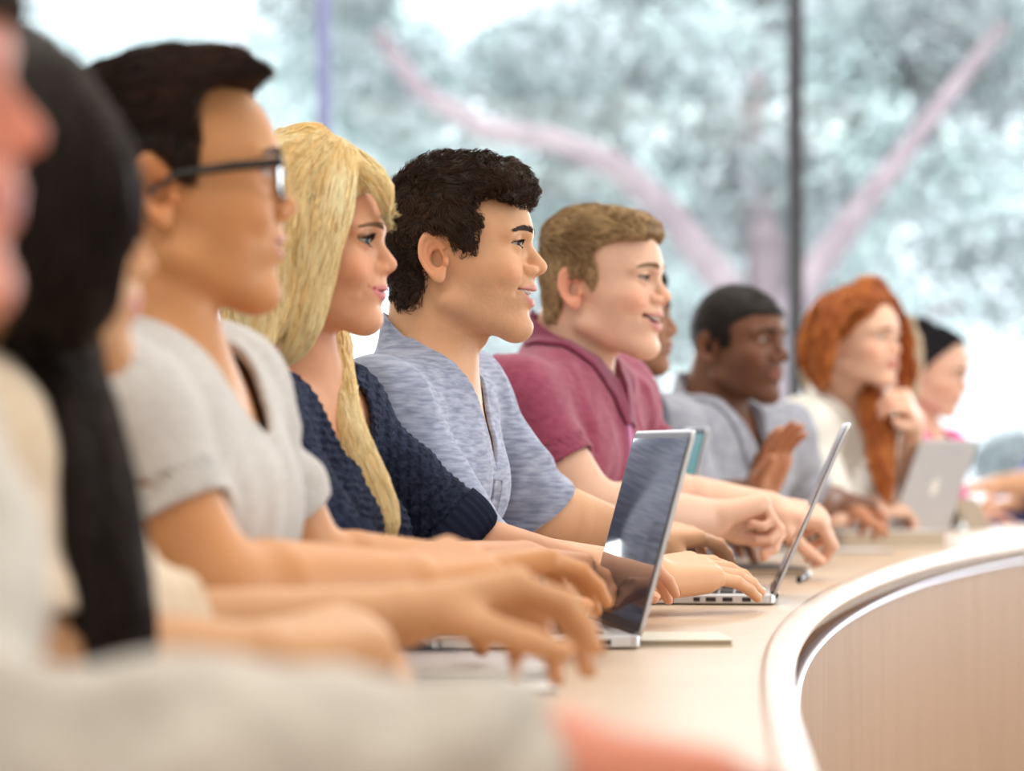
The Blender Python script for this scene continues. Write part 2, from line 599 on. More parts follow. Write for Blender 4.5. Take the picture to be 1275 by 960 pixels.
        if stubble:
            st = np.clip((-0.018 - z) / 0.012, 0, 1) * np.clip((x - 0.0) / 0.02, 0, 1) * np.clip((z + 0.12) / .02, 0, 1)
            st += np.exp(-(((z + 0.024) / 0.006) ** 2)) * (x > 0.095)
            st = np.clip(st, 0, 1) * np.clip(0.8 + 0.5 * noise(L, 700), 0, 1) * stubble
            c = c * (1 - st[:, None]) + c * np.array([0.52, 0.52, 0.58], F32) * st[:, None]
        c = c * (1 - inl[:, None]) + np.array(lips, F32) * inl[:, None]
        zm = (zu + zl) / 2 + 0.001
        zz = z - zm - (zc - zm) * np.clip(ay / yc, 0, 1.2) ** 2.5
        inside = (x < 0.1045 - 20 * ay * ay) & (x > 0.07) & (np.abs(zz) < (0.0009 + op * .55) * 1.05) & (ay < yc - .0006) & (op > 0)
        c[inside] = (0.16, 0.03, 0.03)
        return c


def hand_parts(Wp, D, N, S, curls, sc=1.0, thumb=(0.55, 0.62, 0.35), splay=(0.10, 0.03, -0.05, -0.14), tcurl=0.5):
    """capsules of a hand. Wp wrist, D to the knuckles, N out of the palm, S to the thumb side"""
    D = unit(D); N = unit(N - np.dot(N, D) * D); S0 = np.cross(D, N)
    S = S0 if np.dot(S0, S) > 0 else -S0
    g = lambda a, s_, n: Wp + sc * (a * D + s_ * S + n * N)
    caps, palm = [], []
    ss = (0.030, 0.010, -0.010, -0.028); aa = (0.088, 0.092, 0.088, 0.080)
    Ls = ((0.043, 0.025, 0.020), (0.047, 0.029, 0.021), (0.044, 0.027, 0.020), (0.034, 0.021, 0.018))
    rr = ((0.0098, 0.0086, 0.0078, 0.0066), (0.0100, 0.0088, 0.0080, 0.0067), (0.0096, 0.0084, 0.0076, 0.0064), (0.0086, 0.0074, 0.0067, 0.0057))
    tips = []
    for i in range(4):
        m = g(aa[i], ss[i], -0.003)
        palm.append((g(0.004, ss[i] * 0.55, 0.0), m, 0.0165 * sc, 0.0125 * sc))
        p = m; ang = 0.0
        for j in range(3):
            ang += curls[i][j] if hasattr(curls[0], '__len__') else curls[j] * (1 + 0.12 * (i - 1))
            d = unit(math.cos(ang) * (D + S * splay[i]) + math.sin(ang) * N)
            q = p + d * Ls[i][j] * sc
            caps.append((p, q, rr[i][j] * sc, rr[i][j + 1] * sc))
            p = q
        tips.append((p, d, -N * math.cos(ang) + D * math.sin(ang), rr[i][3] * sc))
    b = g(0.022, 0.020, 0.006)
    t = unit(thumb[0] * D + thumb[1] * S + thumb[2] * N)
    e1 = b + t * 0.040 * sc
    t2 = unit(t + tcurl * (D * 0.6 - S * 0.35 + N * 0.1))
    e2 = e1 + t2 * 0.034 * sc
    t3 = unit(t2 + tcurl * (D * 0.35 - S * 0.3))
    e3 = e2 + t3 * 0.027 * sc
    palm.append((b, e1, 0.0175 * sc, 0.0125 * sc))
    palm.append((g(0.012, -0.022, 0.004), g(0.066, -0.027, 0.003), 0.015 * sc, 0.0125 * sc))
    caps += [(e1, e2, 0.0118 * sc, 0.0105 * sc), (e2, e3, 0.0105 * sc, 0.0082 * sc)]
    tips.append((e3, t3, -N * .6 + S * 0.5, 0.0082 * sc))
    return dict(palm=palm, caps=caps, c=g(0.08, 0, 0.01), R=0.175 * sc, tips=tips, frame=(Wp, D, N, S, sc))


def hand_sdf(P, H):
    def f(Q):
        d = None
        for a, b, ra, rb in H['palm']:
            e = cone(Q, a, b, ra, rb)
            d = e if d is None else smin(d, e, 0.013)
        for i, (a, b, ra, rb) in enumerate(H['caps']):
            d = smin(d, cone(Q, a, b, ra, rb), 0.0035)
        return d
    return masked(P, H['c'], H['R'], f)


# ------------------------------------------------------------------ a seated person
class Person:
    def __init__(s, name, label, head, skin, neck, pelvis, shoulders, arms, fem=False, res=0.002, **kw):
        s.o = dict(neck_r=0.058 if not fem else 0.046, bulk=1.0 if not fem else 0.88, lips=(0.55, 0.19, 0.17), stubble=0.0, blush=0.25, bust=fem)
        s.o.update(kw)
        s.h, s.fem, s.res, s.skin = head, fem, res, skin
        s.neck = np.array(neck); s.pel = np.array(pelvis)
        s.sh = [np.array(q) for q in shoulders]
        up = unit(s.neck - s.pel)
        lat = unit(s.sh[1] - s.sh[0]); lat = unit(lat - np.dot(lat, up) * up)
        fwd = np.cross(lat, up)                       # out of the chest
        s.T = np.stack([fwd, lat, up]); s.up, s.lat, s.fwd = up, lat, fwd
        s.tl = np.linalg.norm(s.neck - s.pel)
        s.arms = []
        for i, a in enumerate(arms):                  # a: elbow, wrist, knuckle, options
            e, w, kn, o = a
            D = unit(np.array(kn) - np.array(w))
            N = np.array(o.get('N', (0, 0, -1.0)))
            side = np.cross([0, 0, 1.0], D) * (1 if i == 0 else -1)
            Sv = np.array(o['S']) if 'S' in o else side
            H = hand_parts(np.array(w), D, N, Sv, o.get('curl', (0.25, 0.5, 0.3)), o.get('sc', 1.0 if not fem else 0.92),
                           thumb=o.get('thumb', (0.55, 0.62, 0.35)), tcurl=o.get('tcurl', 0.5), splay=o.get('splay', (0.10, 0.03, -0.05, -0.14)))
            s.arms.append(dict(e=np.array(e, float), w=np.array(w, float), H=H))
        s.root = empty(name, (s.pel[0], s.pel[1], 0), label, 'person', kw.get('group'))

    def tloc(s, P): return (P - s.pel.astype(F32)) @ s.T.T.astype(F32)

    def torso(s, P, off=0.0):
        L = s.tloc(P); b = s.o['bulk']; t = s.tl
        sn, sf = s.tloc(s.sh[0][None].astype(F32))[0], s.tloc(s.sh[1][None].astype(F32))[0]
        mid = (sn + sf) / 2
        d = ell(L, (0.0, 0, 0.02), (0.125 * b, 0.165 * b, 0.15))
        d = smin(d, ell(L, (0.005, 0, t * 0.38), (0.105 * b, 0.140 * b, 0.17)), 0.06)
        ch = np.array([mid[0] * 0.5, mid[1], t * 0.70])
        d = smin(d, ell(L, ch, (0.108 * b, 0.155 * b, 0.17)), 0.06)
        for q in (sn, sf):
            i = np.array([mid[0] - 0.005, mid[1] + (q[1] - mid[1]) * 0.15, t * 0.905])
            d = smin(d, cone(L, i, q, 0.052 * b, 0.054 * b), 0.042)
            d = smin(d, cone(L, (ch[0] + 0.02, mid[1] + (q[1] - mid[1]) * 0.35, t * 0.75), q, 0.07 * b, 0.05 * b), 0.04)
            d = smin(d, cone(L, (mid[0] * 0.5, 0, t * 0.98), i * np.array([1, 1, 1]) + (q - i) * 0.45, 0.026, 0.046 * b), 0.035)
            if s.o['bust']:
                d = smin(d, ell(L, (ch[0] + 0.078, mid[1] + (q[1] - mid[1]) * 0.42, t * 0.66), (0.055, 0.058, 0.055)), 0.03)
            else:
                d = smin(d, ell(L, (ch[0] + 0.055, mid[1] + (q[1] - mid[1]) * 0.40, t * 0.72), (0.055, 0.075, 0.06)), 0.04)
        return d - off

    def arm(s, P, i, off=0.0, up_only=False, grow=1.0):
        a = s.arms[i]; b = s.o['bulk'] * s.o.get('armr', 1.0); b = b if not s.fem else b * 0.93
        sh, e, w = s.sh[i], a['e'], a['w']
        m = sh + (e - sh) * 0.45
        d = chain(P, [sh, m, e], [0.053 * b, 0.047 * b, 0.040 * b])
        if not up_only:
            f = e + (w - e) * 0.28
            d = smin(d, chain(P, [e, f, w], [0.038 * b, 0.044 * b, 0.0272 * (1 if not s.fem else .88) * s.o.get('armr', 1.0)]), 0.02)
        return d - off

    def neck_d(s, P, r=None):
        r = r or s.o['neck_r']
        a = s.h.world((-0.018, 0, -0.005)); b = s.h.world((0.004, 0, -0.040))
        n = s.neck
        d = cone(P, a, n - 0.01 * s.up, r * 0.94, r * 1.02)
        d = smin(d, cone(P, b, n + s.fwd * 0.014 - 0.02 * s.up, r * 0.74, r * 0.85), 0.02)
        return d

    def body(s, P):
        d = s.torso(P, -0.003)
        nk = s.neck_d(P)
        hd = masked(P, s.h.world((0.02, 0, 0.0)), 0.21 * s.h.k, lambda Q: s.h.sdf(s.h.local(Q)) * s.h.k)
        d = smin(d, nk, 0.030)
        d = smin(d, hd, 0.014)
        if s.o.get('adam'):
            d = smin(d, sph(P, s.neck + s.fwd * 0.060 + s.up * 0.045, 0.010), 0.012)
        for i in (0, 1):
            d = smin(d, s.arm(P, i), 0.03)
            d = smin(d, hand_sdf(P, s.arms[i]['H']), 0.012)
        return d

    def build_body(s):
        pts = [s.h.C + 0.16, s.h.C - 0.16, s.pel - 0.2, s.pel + 0.2] + s.sh + [a['e'] for a in s.arms] + [a['w'] for a in s.arms] + [a['H']['c'] for a in s.arms]
        pts = np.array(pts)
        lo, hi = pts.min(0) - 0.14, pts.max(0) + 0.14
        s.lo, s.hi = lo, hi
        V, Fq = polygonize(s.body, lo, hi, s.res)
        L = s.h.local(V.astype(F32))
        near = np.linalg.norm(L, axis=1) < 0.20
        c = np.tile(np.array(s.skin, F32), (len(V), 1)) * (1 + 0.05 * noise(V.astype(F32), 30))[:, None]
        c[near] = s.h.colour(L[near], s.skin, s.o['lips'], s.o['stubble'], s.o['blush'])
        for a in s.arms:                                     # pinker knuckles and finger tips
            H = a['H']
            dd = np.full(len(V), 9.0)
            for p, q, ra, rb in H['caps']:
                dd = np.minimum(dd, np.linalg.norm(V - q, axis=1))
            t = np.exp(-(dd / 0.010) ** 2)[:, None] * 0.35
            c = c * (1 - t) + c * np.array([1.05, 0.80, 0.76], F32) * t
        # lash line: the dark lid margin
        A_ = L[near].copy(); A_[:, 1] = np.abs(A_[:, 1])
        q = A_ - np.array([0.0860, 0.0320, 0.0225], F32)
        ha = s.h.p['lid'] * (1 - ((q[:, 1] - 0.001) / 0.0142) ** 2)
        e_ = q[:, 2] + 0.0006 - 0.002 * (q[:, 1] / 0.0135)
        w_ = np.exp(-((e_ - ha) / 0.0011) ** 2) * (np.abs(q[:, 1] - .001) < 0.0145) * (np.linalg.norm(q, axis=1) < 0.0165) * (q[:, 0] > 0) * s.o.get('liner', 0.7)
        cn = c[near]; cn = cn * (1 - w_[:, None]) + np.array([0.06, 0.03, 0.025], F32) * w_[:, None]; c[near] = cn
        if s.o.get('palm'):
            for a in s.arms:
                Wp, D, N, S, sc = a['H']['frame']
                q = V - Wp
                m_ = np.clip((q @ N - 0.001 - 0.05 * 0) / 0.006 + 0.3, 0, 1) * np.clip((0.13 - np.linalg.norm(V - a['H']['c'], axis=1)) / 0.02, 0, 1) * np.clip((q @ D) / 0.02, 0, 1)
                c = c * (1 - m_[:, None]) + np.array(s.o['palm'], F32) * m_[:, None]
        me = mesh_np('body', V, Fq, M_SKIN, s.root, c)
        s.body_o = me
        # nails
        for a in (s.arms if s.o.get('nails', 1) else []):
            for p, d, n, r in a['H']['tips']:
                mb = MB()
                d = unit(d); n = unit(n - np.dot(n, d) * d); w = np.cross(d, n)
                ring = []
                for kx in (-1, -0.33, 0.33, 1):
                    for ky in (-0.9, 0.3, 1.0):
                        wx = kx * r * 0.72 * (1 if ky < 0.9 else 0.7)
                        ring.append(p + w * wx + d * ky * r * 0.85 + n * (math.sqrt(max(r * r * 1.04 - wx * wx, 0)) + 0.0004 - (0.0 if ky < .9 else r * 0.28)))
                b = len(mb.v); mb.v += [tuple(q) for q in ring]
                for ii in range(3):
                    for jj in range(2):
                        k0 = b + ii * 3 + jj
                        mb.f.append([k0, k0 + 3, k0 + 4, k0 + 1])
                mb.build('fingernail', mat_nail(s.o.get('palm') or s.skin), s.root, smooth=True)
        return me

    # ---- face pieces
    def build_eyes(s, iris=(0.12, 0.06, 0.03), lash=False):
        n1, n2 = 20, 28
        h = s.h
        gaze = unit(s.o.get('gaze', (1, 0, 0.0)))
        u = unit(np.cross([0, 0, 1], gaze)); w = np.cross(gaze, u)
        for sgn in (-1, 1):
            V, C = [], []
            for i in range(n1 + 1):
                th = math.pi * i / n1
                for j in range(n2):
                    ph = 2 * math.pi * j / n2
                    r = 0.0121 + (0.0006 if th < 0.42 else 0)
                    V.append(np.array([0.0860, sgn * 0.0320, 0.0225]) + r * (math.cos(th) * gaze + math.sin(th) * (math.cos(ph) * u + math.sin(ph) * w)))
                    C.append((0.005,) * 3 if th < 0.20 else (iris if th < 0.50 else ((iris[0] * .3, iris[1] * .3, iris[2] * .3) if th < 0.56 else (0.46, 0.42, 0.40))))
            Fq = [[i * n2 + j, i * n2 + (j + 1) % n2, (i + 1) * n2 + (j + 1) % n2, (i + 1) * n2 + j] for i in range(n1) for j in range(n2)]
            mesh_np('eye', h.world(V), np.array(Fq), M_EYE, s.root, np.array(C, F32))

    def build_lashes(s, up=0.0055, n=60, col=(0.02, 0.012, 0.01), rad=0.00035):
        h = s.h; p = h.p
        for sg in (-1, 1):
            paths = []
            for i in range(n):
                t = -1 + 2 * (i + RNG.random() * .6) / n
                y = 0.001 + 0.0136 * t
                for top in (1, 0):
                    if not top and i % 2: continue
                    z = (p['lid'] * (1 - t * t) * (1 if top else -1)) - 0.0006 + 0.002 * t
                    x = math.sqrt(max(0.0140 ** 2 - y * y - z * z, 1e-6))
                    o = np.array([0.0860 + x, 0.0320 + y, 0.0225 + z])
                    ln = up * (0.75 + .4 * (t > 0)) if top else up * 0.45
                    d = unit((x * 1.0, y * 0.9 + 0.002, (0.006 if top else -0.008)))
                    q = [o, o + d * ln * .5, o + d * ln * .9 + np.array([0, 0, ln * (.3 if top else -.1)])]
                    paths.append([h.world(a * np.array([1, sg, 1])) for a in q])
            P = np.array(paths); rr = rad * np.array([[1.3, 1, .4]]) * np.ones((len(P), 1))
            V, Fq, C = tubes(P, rr, np.tile(np.array(col, F32), (len(P), 1)))
            mesh_np('eyelashes', V, Fq, M_HAIR, s.root, C)

    def build_brows(s, col, thick=1.0, n=170):
        h = s.h
        for sgn in (-1, 1):
            roots, dirs = [], []
            for i in range(n):
                t = RNG.random()
                y = 0.010 + 0.041 * t
                z = 0.0395 + 0.0052 * math.sin(t * 2.4) - 0.004 * t + (RNG.random() - 0.5) * 0.0065 * thick * (1 - 0.55 * t)
                roots.append((0.118, sgn * y, z))
                dirs.append((-0.25 - 0.5 * t, sgn * (0.6 + 0.4 * t), 0.55 - 0.75 * t))
            R = project_out(h, np.array(roots))
            strand_mesh('eyebrow', s, R, np.array(dirs), 0.0085, 4, 0.00055, col, steps=4, parent=s.root, surf=True)

    def build_teeth(s):
        h = s.h; p = h.p
        zt = -0.0350 + p['open'] * 0.35 + p['chin'] * .25
        V, Fq = [], []
        na = 40
        for r_, (dx) in enumerate((0.0, -0.004)):
            pass
        for k in range(na + 1):
            y = -0.026 + 0.052 * k / na
            x = 0.1072 - 22 * y * y + 0.0006 * abs(math.sin(k * math.pi / 5))
            for dz, dx in ((0.001, -0.001), (-0.003, 0.0004), (-0.0085 + 0.0006 * abs(math.cos(k * math.pi / 5)), 0), (-0.0088, -0.004)):
                V.append((x + dx, y, zt + dz + 0.006 * p['smile'] * (y / 0.025) ** 2))
        for k in range(na):
            for j in range(3):
                a = k * 4 + j
                Fq.append([a, a + 4, a + 5, a + 1])
        mesh_np('teeth', h.world(V), np.array(Fq), M_TEETH, s.root)


_NAIL = {}


def mat_nail(c):
    if c not in _NAIL:
        _NAIL[c] = mat('nail', (min(1, c[0] * 1.12), c[1] * 1.05 , c[2] * 1.05), 0.28)
    return _NAIL[c]


def project_out(h, L):
    """move local points back along x until they lie on the head"""
    L = np.array(L, F32)
    for _ in range(14):
        d = h.sdf(L)
        L = L - np.stack([d * 0.9, d * 0, d * 0], -1).astype(F32)
    return L


def tubes(paths, rad, cols):
    """paths (n,m,3) world, rad (n,m) ; three sided tubes"""
    n, m, _ = paths.shape
    t = np.gradient(paths, axis=1)
    t /= np.linalg.norm(t, axis=-1, keepdims=True) + 1e-9
    a = np.cross(t, np.array([0.3, 0.2, 0.93]))
    a /= np.linalg.norm(a, axis=-1, keepdims=True) + 1e-9
    b = np.cross(t, a)
    V = np.stack([paths + rad[..., None] * (math.cos(q) * a + math.sin(q) * b) for q in (0, 2.094, 4.189)], 2)
    idx = np.arange(n * m * 3).reshape(n, m, 3)
    q = []
    for k in range(3):
        l = (k + 1) % 3
        q.append(np.stack([idx[:, :-1, k], idx[:, :-1, l], idx[:, 1:, l], idx[:, 1:, k]], -1).reshape(-1, 4))
    C = np.repeat(cols, m * 3, axis=0)
    return V.reshape(-1, 3), np.concatenate(q), C


def strand_mesh(name, s, R, dirs, length, m, rad, col, steps=5, parent=None, surf=False):
    h = s.h
    p = h.world(R); d = np.array(dirs, float) @ h.M
    d /= np.linalg.norm(d, axis=1, keepdims=True)
    nr = normals(lambda Q: h.sdf(h.local(Q)), p)
    d -= nr * (d * nr).sum(1, keepdims=True)
    d /= np.linalg.norm(d, axis=1, keepdims=True) + 1e-9
    ln = length * h.k * (0.7 + 0.5 * RNG.random(len(p)))
    t = np.linspace(0, 1, steps)
    P = p[:, None] + d[:, None] * (ln[:, None] * t)[..., None] + nr[:, None] * (0.0010 * np.sin(t * 2.5))[None, :, None]
    rr = rad * np.linspace(1, 0.4, steps)[None] * np.ones((len(p), 1))
    cols = np.array(col, F32) * (0.8 + 0.4 * RNG.random((len(p), 1)))
    V, Fq, C = tubes(P, rr, cols.astype(F32))
    return mesh_np(name, V, Fq, M_HAIR, parent, C)


def build_hair(s, vol, flow, n, length, steps, col, col2, rad=0.0006, lift=0.0, jit=0.25, lo=None, hi=None, res=0.003, seedmask=None, name='hair', proj=True, curl=0.0, base=0.6, off=0.0015):
    """vol(P world)->sdf ; flow(L local)->dir local"""
    h = s.h
    lo = h.C - 0.2 if lo is None else lo
    hi = h.C + 0.2 if hi is None else hi
    V, Fq = polygonize(vol, lo, hi, res)
    nv = len(V)
    if nv == 0: return None
    pick = RNG.integers(0, nv, n)
    p = V[pick] + RNG.normal(0, res * 0.5, (n, 3))
    if seedmask is not None:
        p = p[seedmask(h.local(p.astype(F32)))]
    n = len(p)
    ph = RNG.random(n) * 6.28
    ln = length * (0.6 + 0.7 * RNG.random(n))
    st = ln / (steps - 1)
    path = [p]
    rnd = RNG.normal(0, jit, (n, 3))
    seedn = noise(p.astype(F32), 33)
    for i in range(steps - 1):
        L = h.local(p.astype(F32))
        d = flow(L).astype(float)
        d = d / (np.linalg.norm(d, axis=1, keepdims=True) + 1e-9)
        d = d @ h.M + rnd
        if curl:
            q = p.astype(F32)
            d = d + curl * np.stack([noise(q, 55), noise(q + 5, 55), noise(q + 9, 55)], -1)
        g = normals(vol, p, 0.002)
        d = d - g * ((d * g).sum(1, keepdims=True)) * (1.0 if proj else 0.3) + g * lift
        d /= np.linalg.norm(d, axis=1, keepdims=True) + 1e-9
        p = p + d * st[:, None]
        if proj:
            v = vol(p.astype(F32))
            p = p - g * np.clip(v - off - lift * 0.004 * i, -0.004, 0.004)[:, None]
        path.append(p)
    P = np.stack(path, 1)
    rr = rad * np.concatenate([[0.7], np.linspace(1, 0.35, steps - 1)])[None] * np.ones((n, 1))
    mixv = np.clip(0.5 + 0.55 * seedn + RNG.normal(0, 0.28, n), 0, 1)[:, None]
    cols = np.array(col) * (1 - mixv) + np.array(col2) * mixv
    V2, F2, C2 = tubes(P, rr, cols.astype(F32))
    c0 = (np.array(col) * base * (1 + 0.3 * noise(V.astype(F32), (60, 60, 60)))[:, None]).astype(F32)
    return mesh_np(name, np.concatenate([V, V2]), np.concatenate([Fq, F2 + nv]), M_HAIR, s.root, np.concatenate([c0, C2]))


def outline_local(pts, cx, cy, sc, shift=None):
    return [((x - cx) / sc, (cy - y) / sc) for x, y in pts]


# ------------------------------------------------------------------ garments
def fabric(name, c1, c2, scale=60, vec=(1, 1, 1), rough=0.85, bump=0.25, bumpd=0.0008, fine=900, lo=0.35, hi=0.65):
    m = mat(name, c1, rough, spec=0.15)
    b = m.node_tree.nodes['Principled BSDF']
    b.inputs['Sheen Weight'].default_value = 0.25
    add_noise(m, c1, c2, scale, objco(m, vec), 4, lo, hi)
    n = node(m, 'ShaderNodeTexNoise')
    n.inputs['Scale'].default_value = fine
    lnk(m, objco(m), n.inputs['Vector'])
    bp = node(m, 'ShaderNodeBump')
    bp.inputs['Strength'].default_value = bump
    bp.inputs['Distance'].default_value = bumpd
    lnk(m, n.outputs['Fac'], bp.inputs['Height'])
    lnk(m, bp.outputs[0], b.inputs['Normal'])
    return m


def garment(s, name, material, off=0.008, sleeve=(0.55, 0.55), sl_off=0.014, neck_r=0.010, vneck=None, th=0.005, res=0.003, fold=0.004, hem=None, knit=None, seed=0.0, flare=0.0, rise=0.016, lean=0.6, offx=0.0):
    """a top: torso plus sleeves, a thin cloth shell. sleeve = share of the arm covered (0..1 upper arm, 1..2 forearm)"""
    th = max(th, 2.3 * res)
    ends, cuts = [], []
    for i in (0, 1):
        sh, e, w = s.sh[i], s.arms[i]['e'], s.arms[i]['w']
        f = sleeve[i]
        if f <= 1: pos = sh + (e - sh) * f; dr = unit(e - sh)
        else: pos = e + (w - e) * (f - 1); dr = unit(w - e)
        cuts.append((pos, dr))
    nk = s.neck

    def plane(P):
        q = P - nk.astype(F32)
        return q @ s.up.astype(F32) + lean * (q @ s.fwd.astype(F32)) - rise

    def sleeve_d(P, i):
        sh, e, w = s.sh[i], s.arms[i]['e'], s.arms[i]['w']
        b = s.o['bulk'] * (0.93 if s.fem else 1)
        f = sleeve[i]
        m = sh + (e - sh) * 0.45
        if f <= 1:
            pos = sh + (e - sh) * (f + 0.15)
            r1 = 0.047 * b + sl_off + flare
            d = chain(P, [sh, m, pos], [(0.050 if not s.fem else 0.043) * b + sl_off * .8, (0.047 * b + sl_off + r1) / 2, r1])
        else:
            pos = e + (w - e) * (f - 1 + 0.08)
            d = chain(P, [sh, m, e], [0.049 * b + sl_off * .8, 0.047 * b + sl_off, 0.042 * b + sl_off])
            d = smin(d, chain(P, [e, e + (pos - e) * 0.4, pos], [0.040 * b + sl_off, 0.043 * b + sl_off, (0.045 - 0.018 * (f - 1)) * b + sl_off * 0.7 + flare]), 0.02)
        # creases run round the sleeve
        q = P - sh.astype(F32)
        ax = unit(e - sh).astype(F32)
        al = q @ ax
        wv = noise(P + seed + i, (14, 14, 14))
        d = d + fold * 0.9 * np.sin(al * 85 + wv * 3.5) * np.clip(noise(P + seed, (10, 10, 10)) + 0.35, 0, 1) * np.clip(al / 0.08, 0, 1)
        if knit: d = d + knit[1] * np.sin(al * 6.283 / knit[0] + 0.5 * noise(P, 20))
        pos, dr = cuts[i]
        cd = (P - pos.astype(F32)) @ dr.astype(F32)
        near = np.sqrt(((P - pos.astype(F32)) ** 2).sum(-1)) < 0.16
        cd = np.where(near, cd, np.minimum(cd, 0.0) - 0.02) if f > 1 else cd
        return d, cd

    def outer(P, grow=0.0):
        d = s.torso(P, off + offx)
        L = s.tloc(P)
        if rise > -0.01: d = smin(d, np.maximum(s.neck_d(P) - 0.006, plane(P)), 0.022)
        nz = noise(L + seed, (16, 16, 5)) * 0.6 + noise(L + seed * 2, (34, 34, 12)) * 0.4
        d = d + fold * (nz - 0.45) - fold * 0.8 * np.clip(1 - np.abs(noise(L + seed * 3, (9, 12, 3.5))) * 5, 0, 1)
        if knit: d = d + knit[1] * np.sin(L[..., 2] * 6.283 / knit[0] + 0.5 * noise(L, 20))
        if hem: d = np.maximum(d, hem - L[..., 2])
        for i in (0, 1):
            e, cd = sleeve_d(P, i)
            e = np.maximum(e, cd)
            d = smin(d, e, 0.022)
        return d

    def shell(P):
        d = outer(P)
        d = np.maximum(d, -(d + th))
        # sleeve mouths
        for i in (0, 1):
            pos, dr = cuts[i]
            q = P - pos.astype(F32)
            al = q @ dr.astype(F32)
            rad = np.sqrt(np.maximum((q * q).sum(-1) - al * al, 0))
            hole = np.maximum(s.arm(P, i) - 0.004, -(al + 0.03))
            hole = np.maximum(hole, np.sqrt((q * q).sum(-1)) - 0.12)
            d = np.maximum(d, -hole)
        return np.maximum(d, -opening(P))

    def opening(P):
        nd = s.neck_d(P) - max(neck_r, 0.012)
        if rise > -0.01: o = np.maximum(nd, -plane(P))
        else: o = np.maximum(nd, -((P - nk.astype(F32)) @ s.up.astype(F32) + 0.05))
        if vneck:
            wv, dp, sft = vneck
            L = s.tloc(P)
            zt = s.tl + 0.02
            dep = (zt - L[..., 2])
            half = wv * np.clip(1 - dep / dp, -1, 1.2) ** sft if sft == 1 else wv * np.sqrt(np.clip(1 - (dep / dp) ** 2, 0, 1)) - 0.4 * np.clip(dep - dp, 0, 1)
            cut = np.maximum(np.abs(L[..., 1]) - half, -L[..., 0] - 0.0)
            cut = np.maximum(cut, dep - dp)
            o = np.minimum(o, cut)
        return o

    V, Fq = polygonize(shell, s.lo - 0.03, s.hi + 0.03, res)
    g = mesh_np(name, V, Fq, material, s.root)
    s.outer = outer; s.opening = opening
    return g


def collar(s, material, width=0.032, res=0.0025, lift=0.004, th=0.003):
    """a flat collar lying round the neckline of the garment"""
    nk = s.neck
    th = max(th, res * 1.15)

    def f(P):
        o = s.opening(P)
        w = width * (1 + 0.10 * noise(P, 14))
        L = s.tloc(P)
        low = s.tl - 0.085 - L[..., 2] + 0.35 * np.clip(0.02 - np.abs(L[..., 1]), 0, 1)
        return np.maximum(np.maximum(np.abs(s.outer(P) - lift) - th, o - w), np.maximum(0.0015 - o, low))
    V, Fq = polygonize(f, nk - 0.20, nk + 0.18, res)
    return mesh_np('collar', V, Fq, material, s.root)


def trousers(s, material, thigh=0.34):
    f0 = np.array([s.fwd[0], s.fwd[1], 0]); f0 = unit(f0); l0 = np.array([-f0[1], f0[0], 0])

    def f(P):
        d = ell((P - s.pel.astype(F32)) @ s.T.T.astype(F32), (0, 0, 0.0), (0.135, 0.175, 0.13))
        for sg in (-1, 1):
            hp = s.pel + l0 * sg * 0.09 + np.array([0, 0, -0.02]); kn = hp + f0 * thigh + l0 * sg * 0.03
            kn[2] = 0.50; an = kn - f0 * 0.02; an[2] = 0.10
            d = smin(d, chain(P, [hp, kn, an], [0.085, 0.062, 0.045]), 0.04)
        return np.maximum(d, 0.06 - P[..., 2])
    V, Fq = polygonize(f, s.pel - np.array([0.6, 0.6, 0.6]), s.pel + np.array([0.6, 0.6, 0.25]), 0.012)
    mesh_np('trousers', V, Fq, material, s.root)
    for sg in (-1, 1):
        kn = s.pel + l0 * sg * 0.12 + f0 * (thigh - .02); kn[2] = 0

        def g(P):
            d = smin(cone(P, kn + (0, 0, .045), kn + f0 * 0.16 + (0, 0, .035), 0.042, 0.034), cone(P, kn + (0, 0, .045), kn + (0, 0, .09), .042, .045), .02)
            return np.maximum(d, 0.0 - P[..., 2])
        V, Fq = polygonize(g, kn - 0.25, kn + 0.3, 0.008)
        mesh_np('shoe', V, Fq, M_DARK, s.root)
# ------------------------------------------------------------------ the room
def wood_mat(name, c1, c2, scale, vec, rough=0.35, bump=0.05):
    m = mat(name, c1, rough, spec=0.45)
    return add_noise(m, c1, c2, scale, objco(m, vec), 4, 0.3, 0.7, bump, 0.0005)


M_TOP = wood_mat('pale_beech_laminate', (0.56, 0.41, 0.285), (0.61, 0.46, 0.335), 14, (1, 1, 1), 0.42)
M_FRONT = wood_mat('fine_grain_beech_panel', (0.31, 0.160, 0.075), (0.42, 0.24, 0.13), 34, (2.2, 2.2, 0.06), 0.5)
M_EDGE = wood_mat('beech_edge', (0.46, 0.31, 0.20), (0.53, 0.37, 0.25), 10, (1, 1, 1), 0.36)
M_RAIL = mat('satin_metal_rail', (0.48, 0.46, 0.54), 0.35, 0.8)
M_WALL = add_noise(mat('white_wall', rough=0.8), (0.78, 0.76, 0.72), (0.82, 0.80, 0.76), 3)
M_CEIL = mat('white_ceiling', (0.84, 0.83, 0.80), 0.8)
M_FLOOR = add_noise(mat('carpet_floor', rough=0.9), (0.34, 0.28, 0.23), (0.42, 0.35, 0.29), 60)
M_MULL = mat('dark_bronze_mullion', (0.035, 0.03, 0.035), 0.4)
M_MULL2 = mat('lavender_grey_mullion', (0.27, 0.29, 0.50), 0.35)
YW = 12.0
X0, X1, Y0 = -4.2, 6.2, -3.0


def struct(name, lo, hi, m):
    o = MB().box(lo, hi).build(name, m)
    o['kind'] = 'structure'
    return o


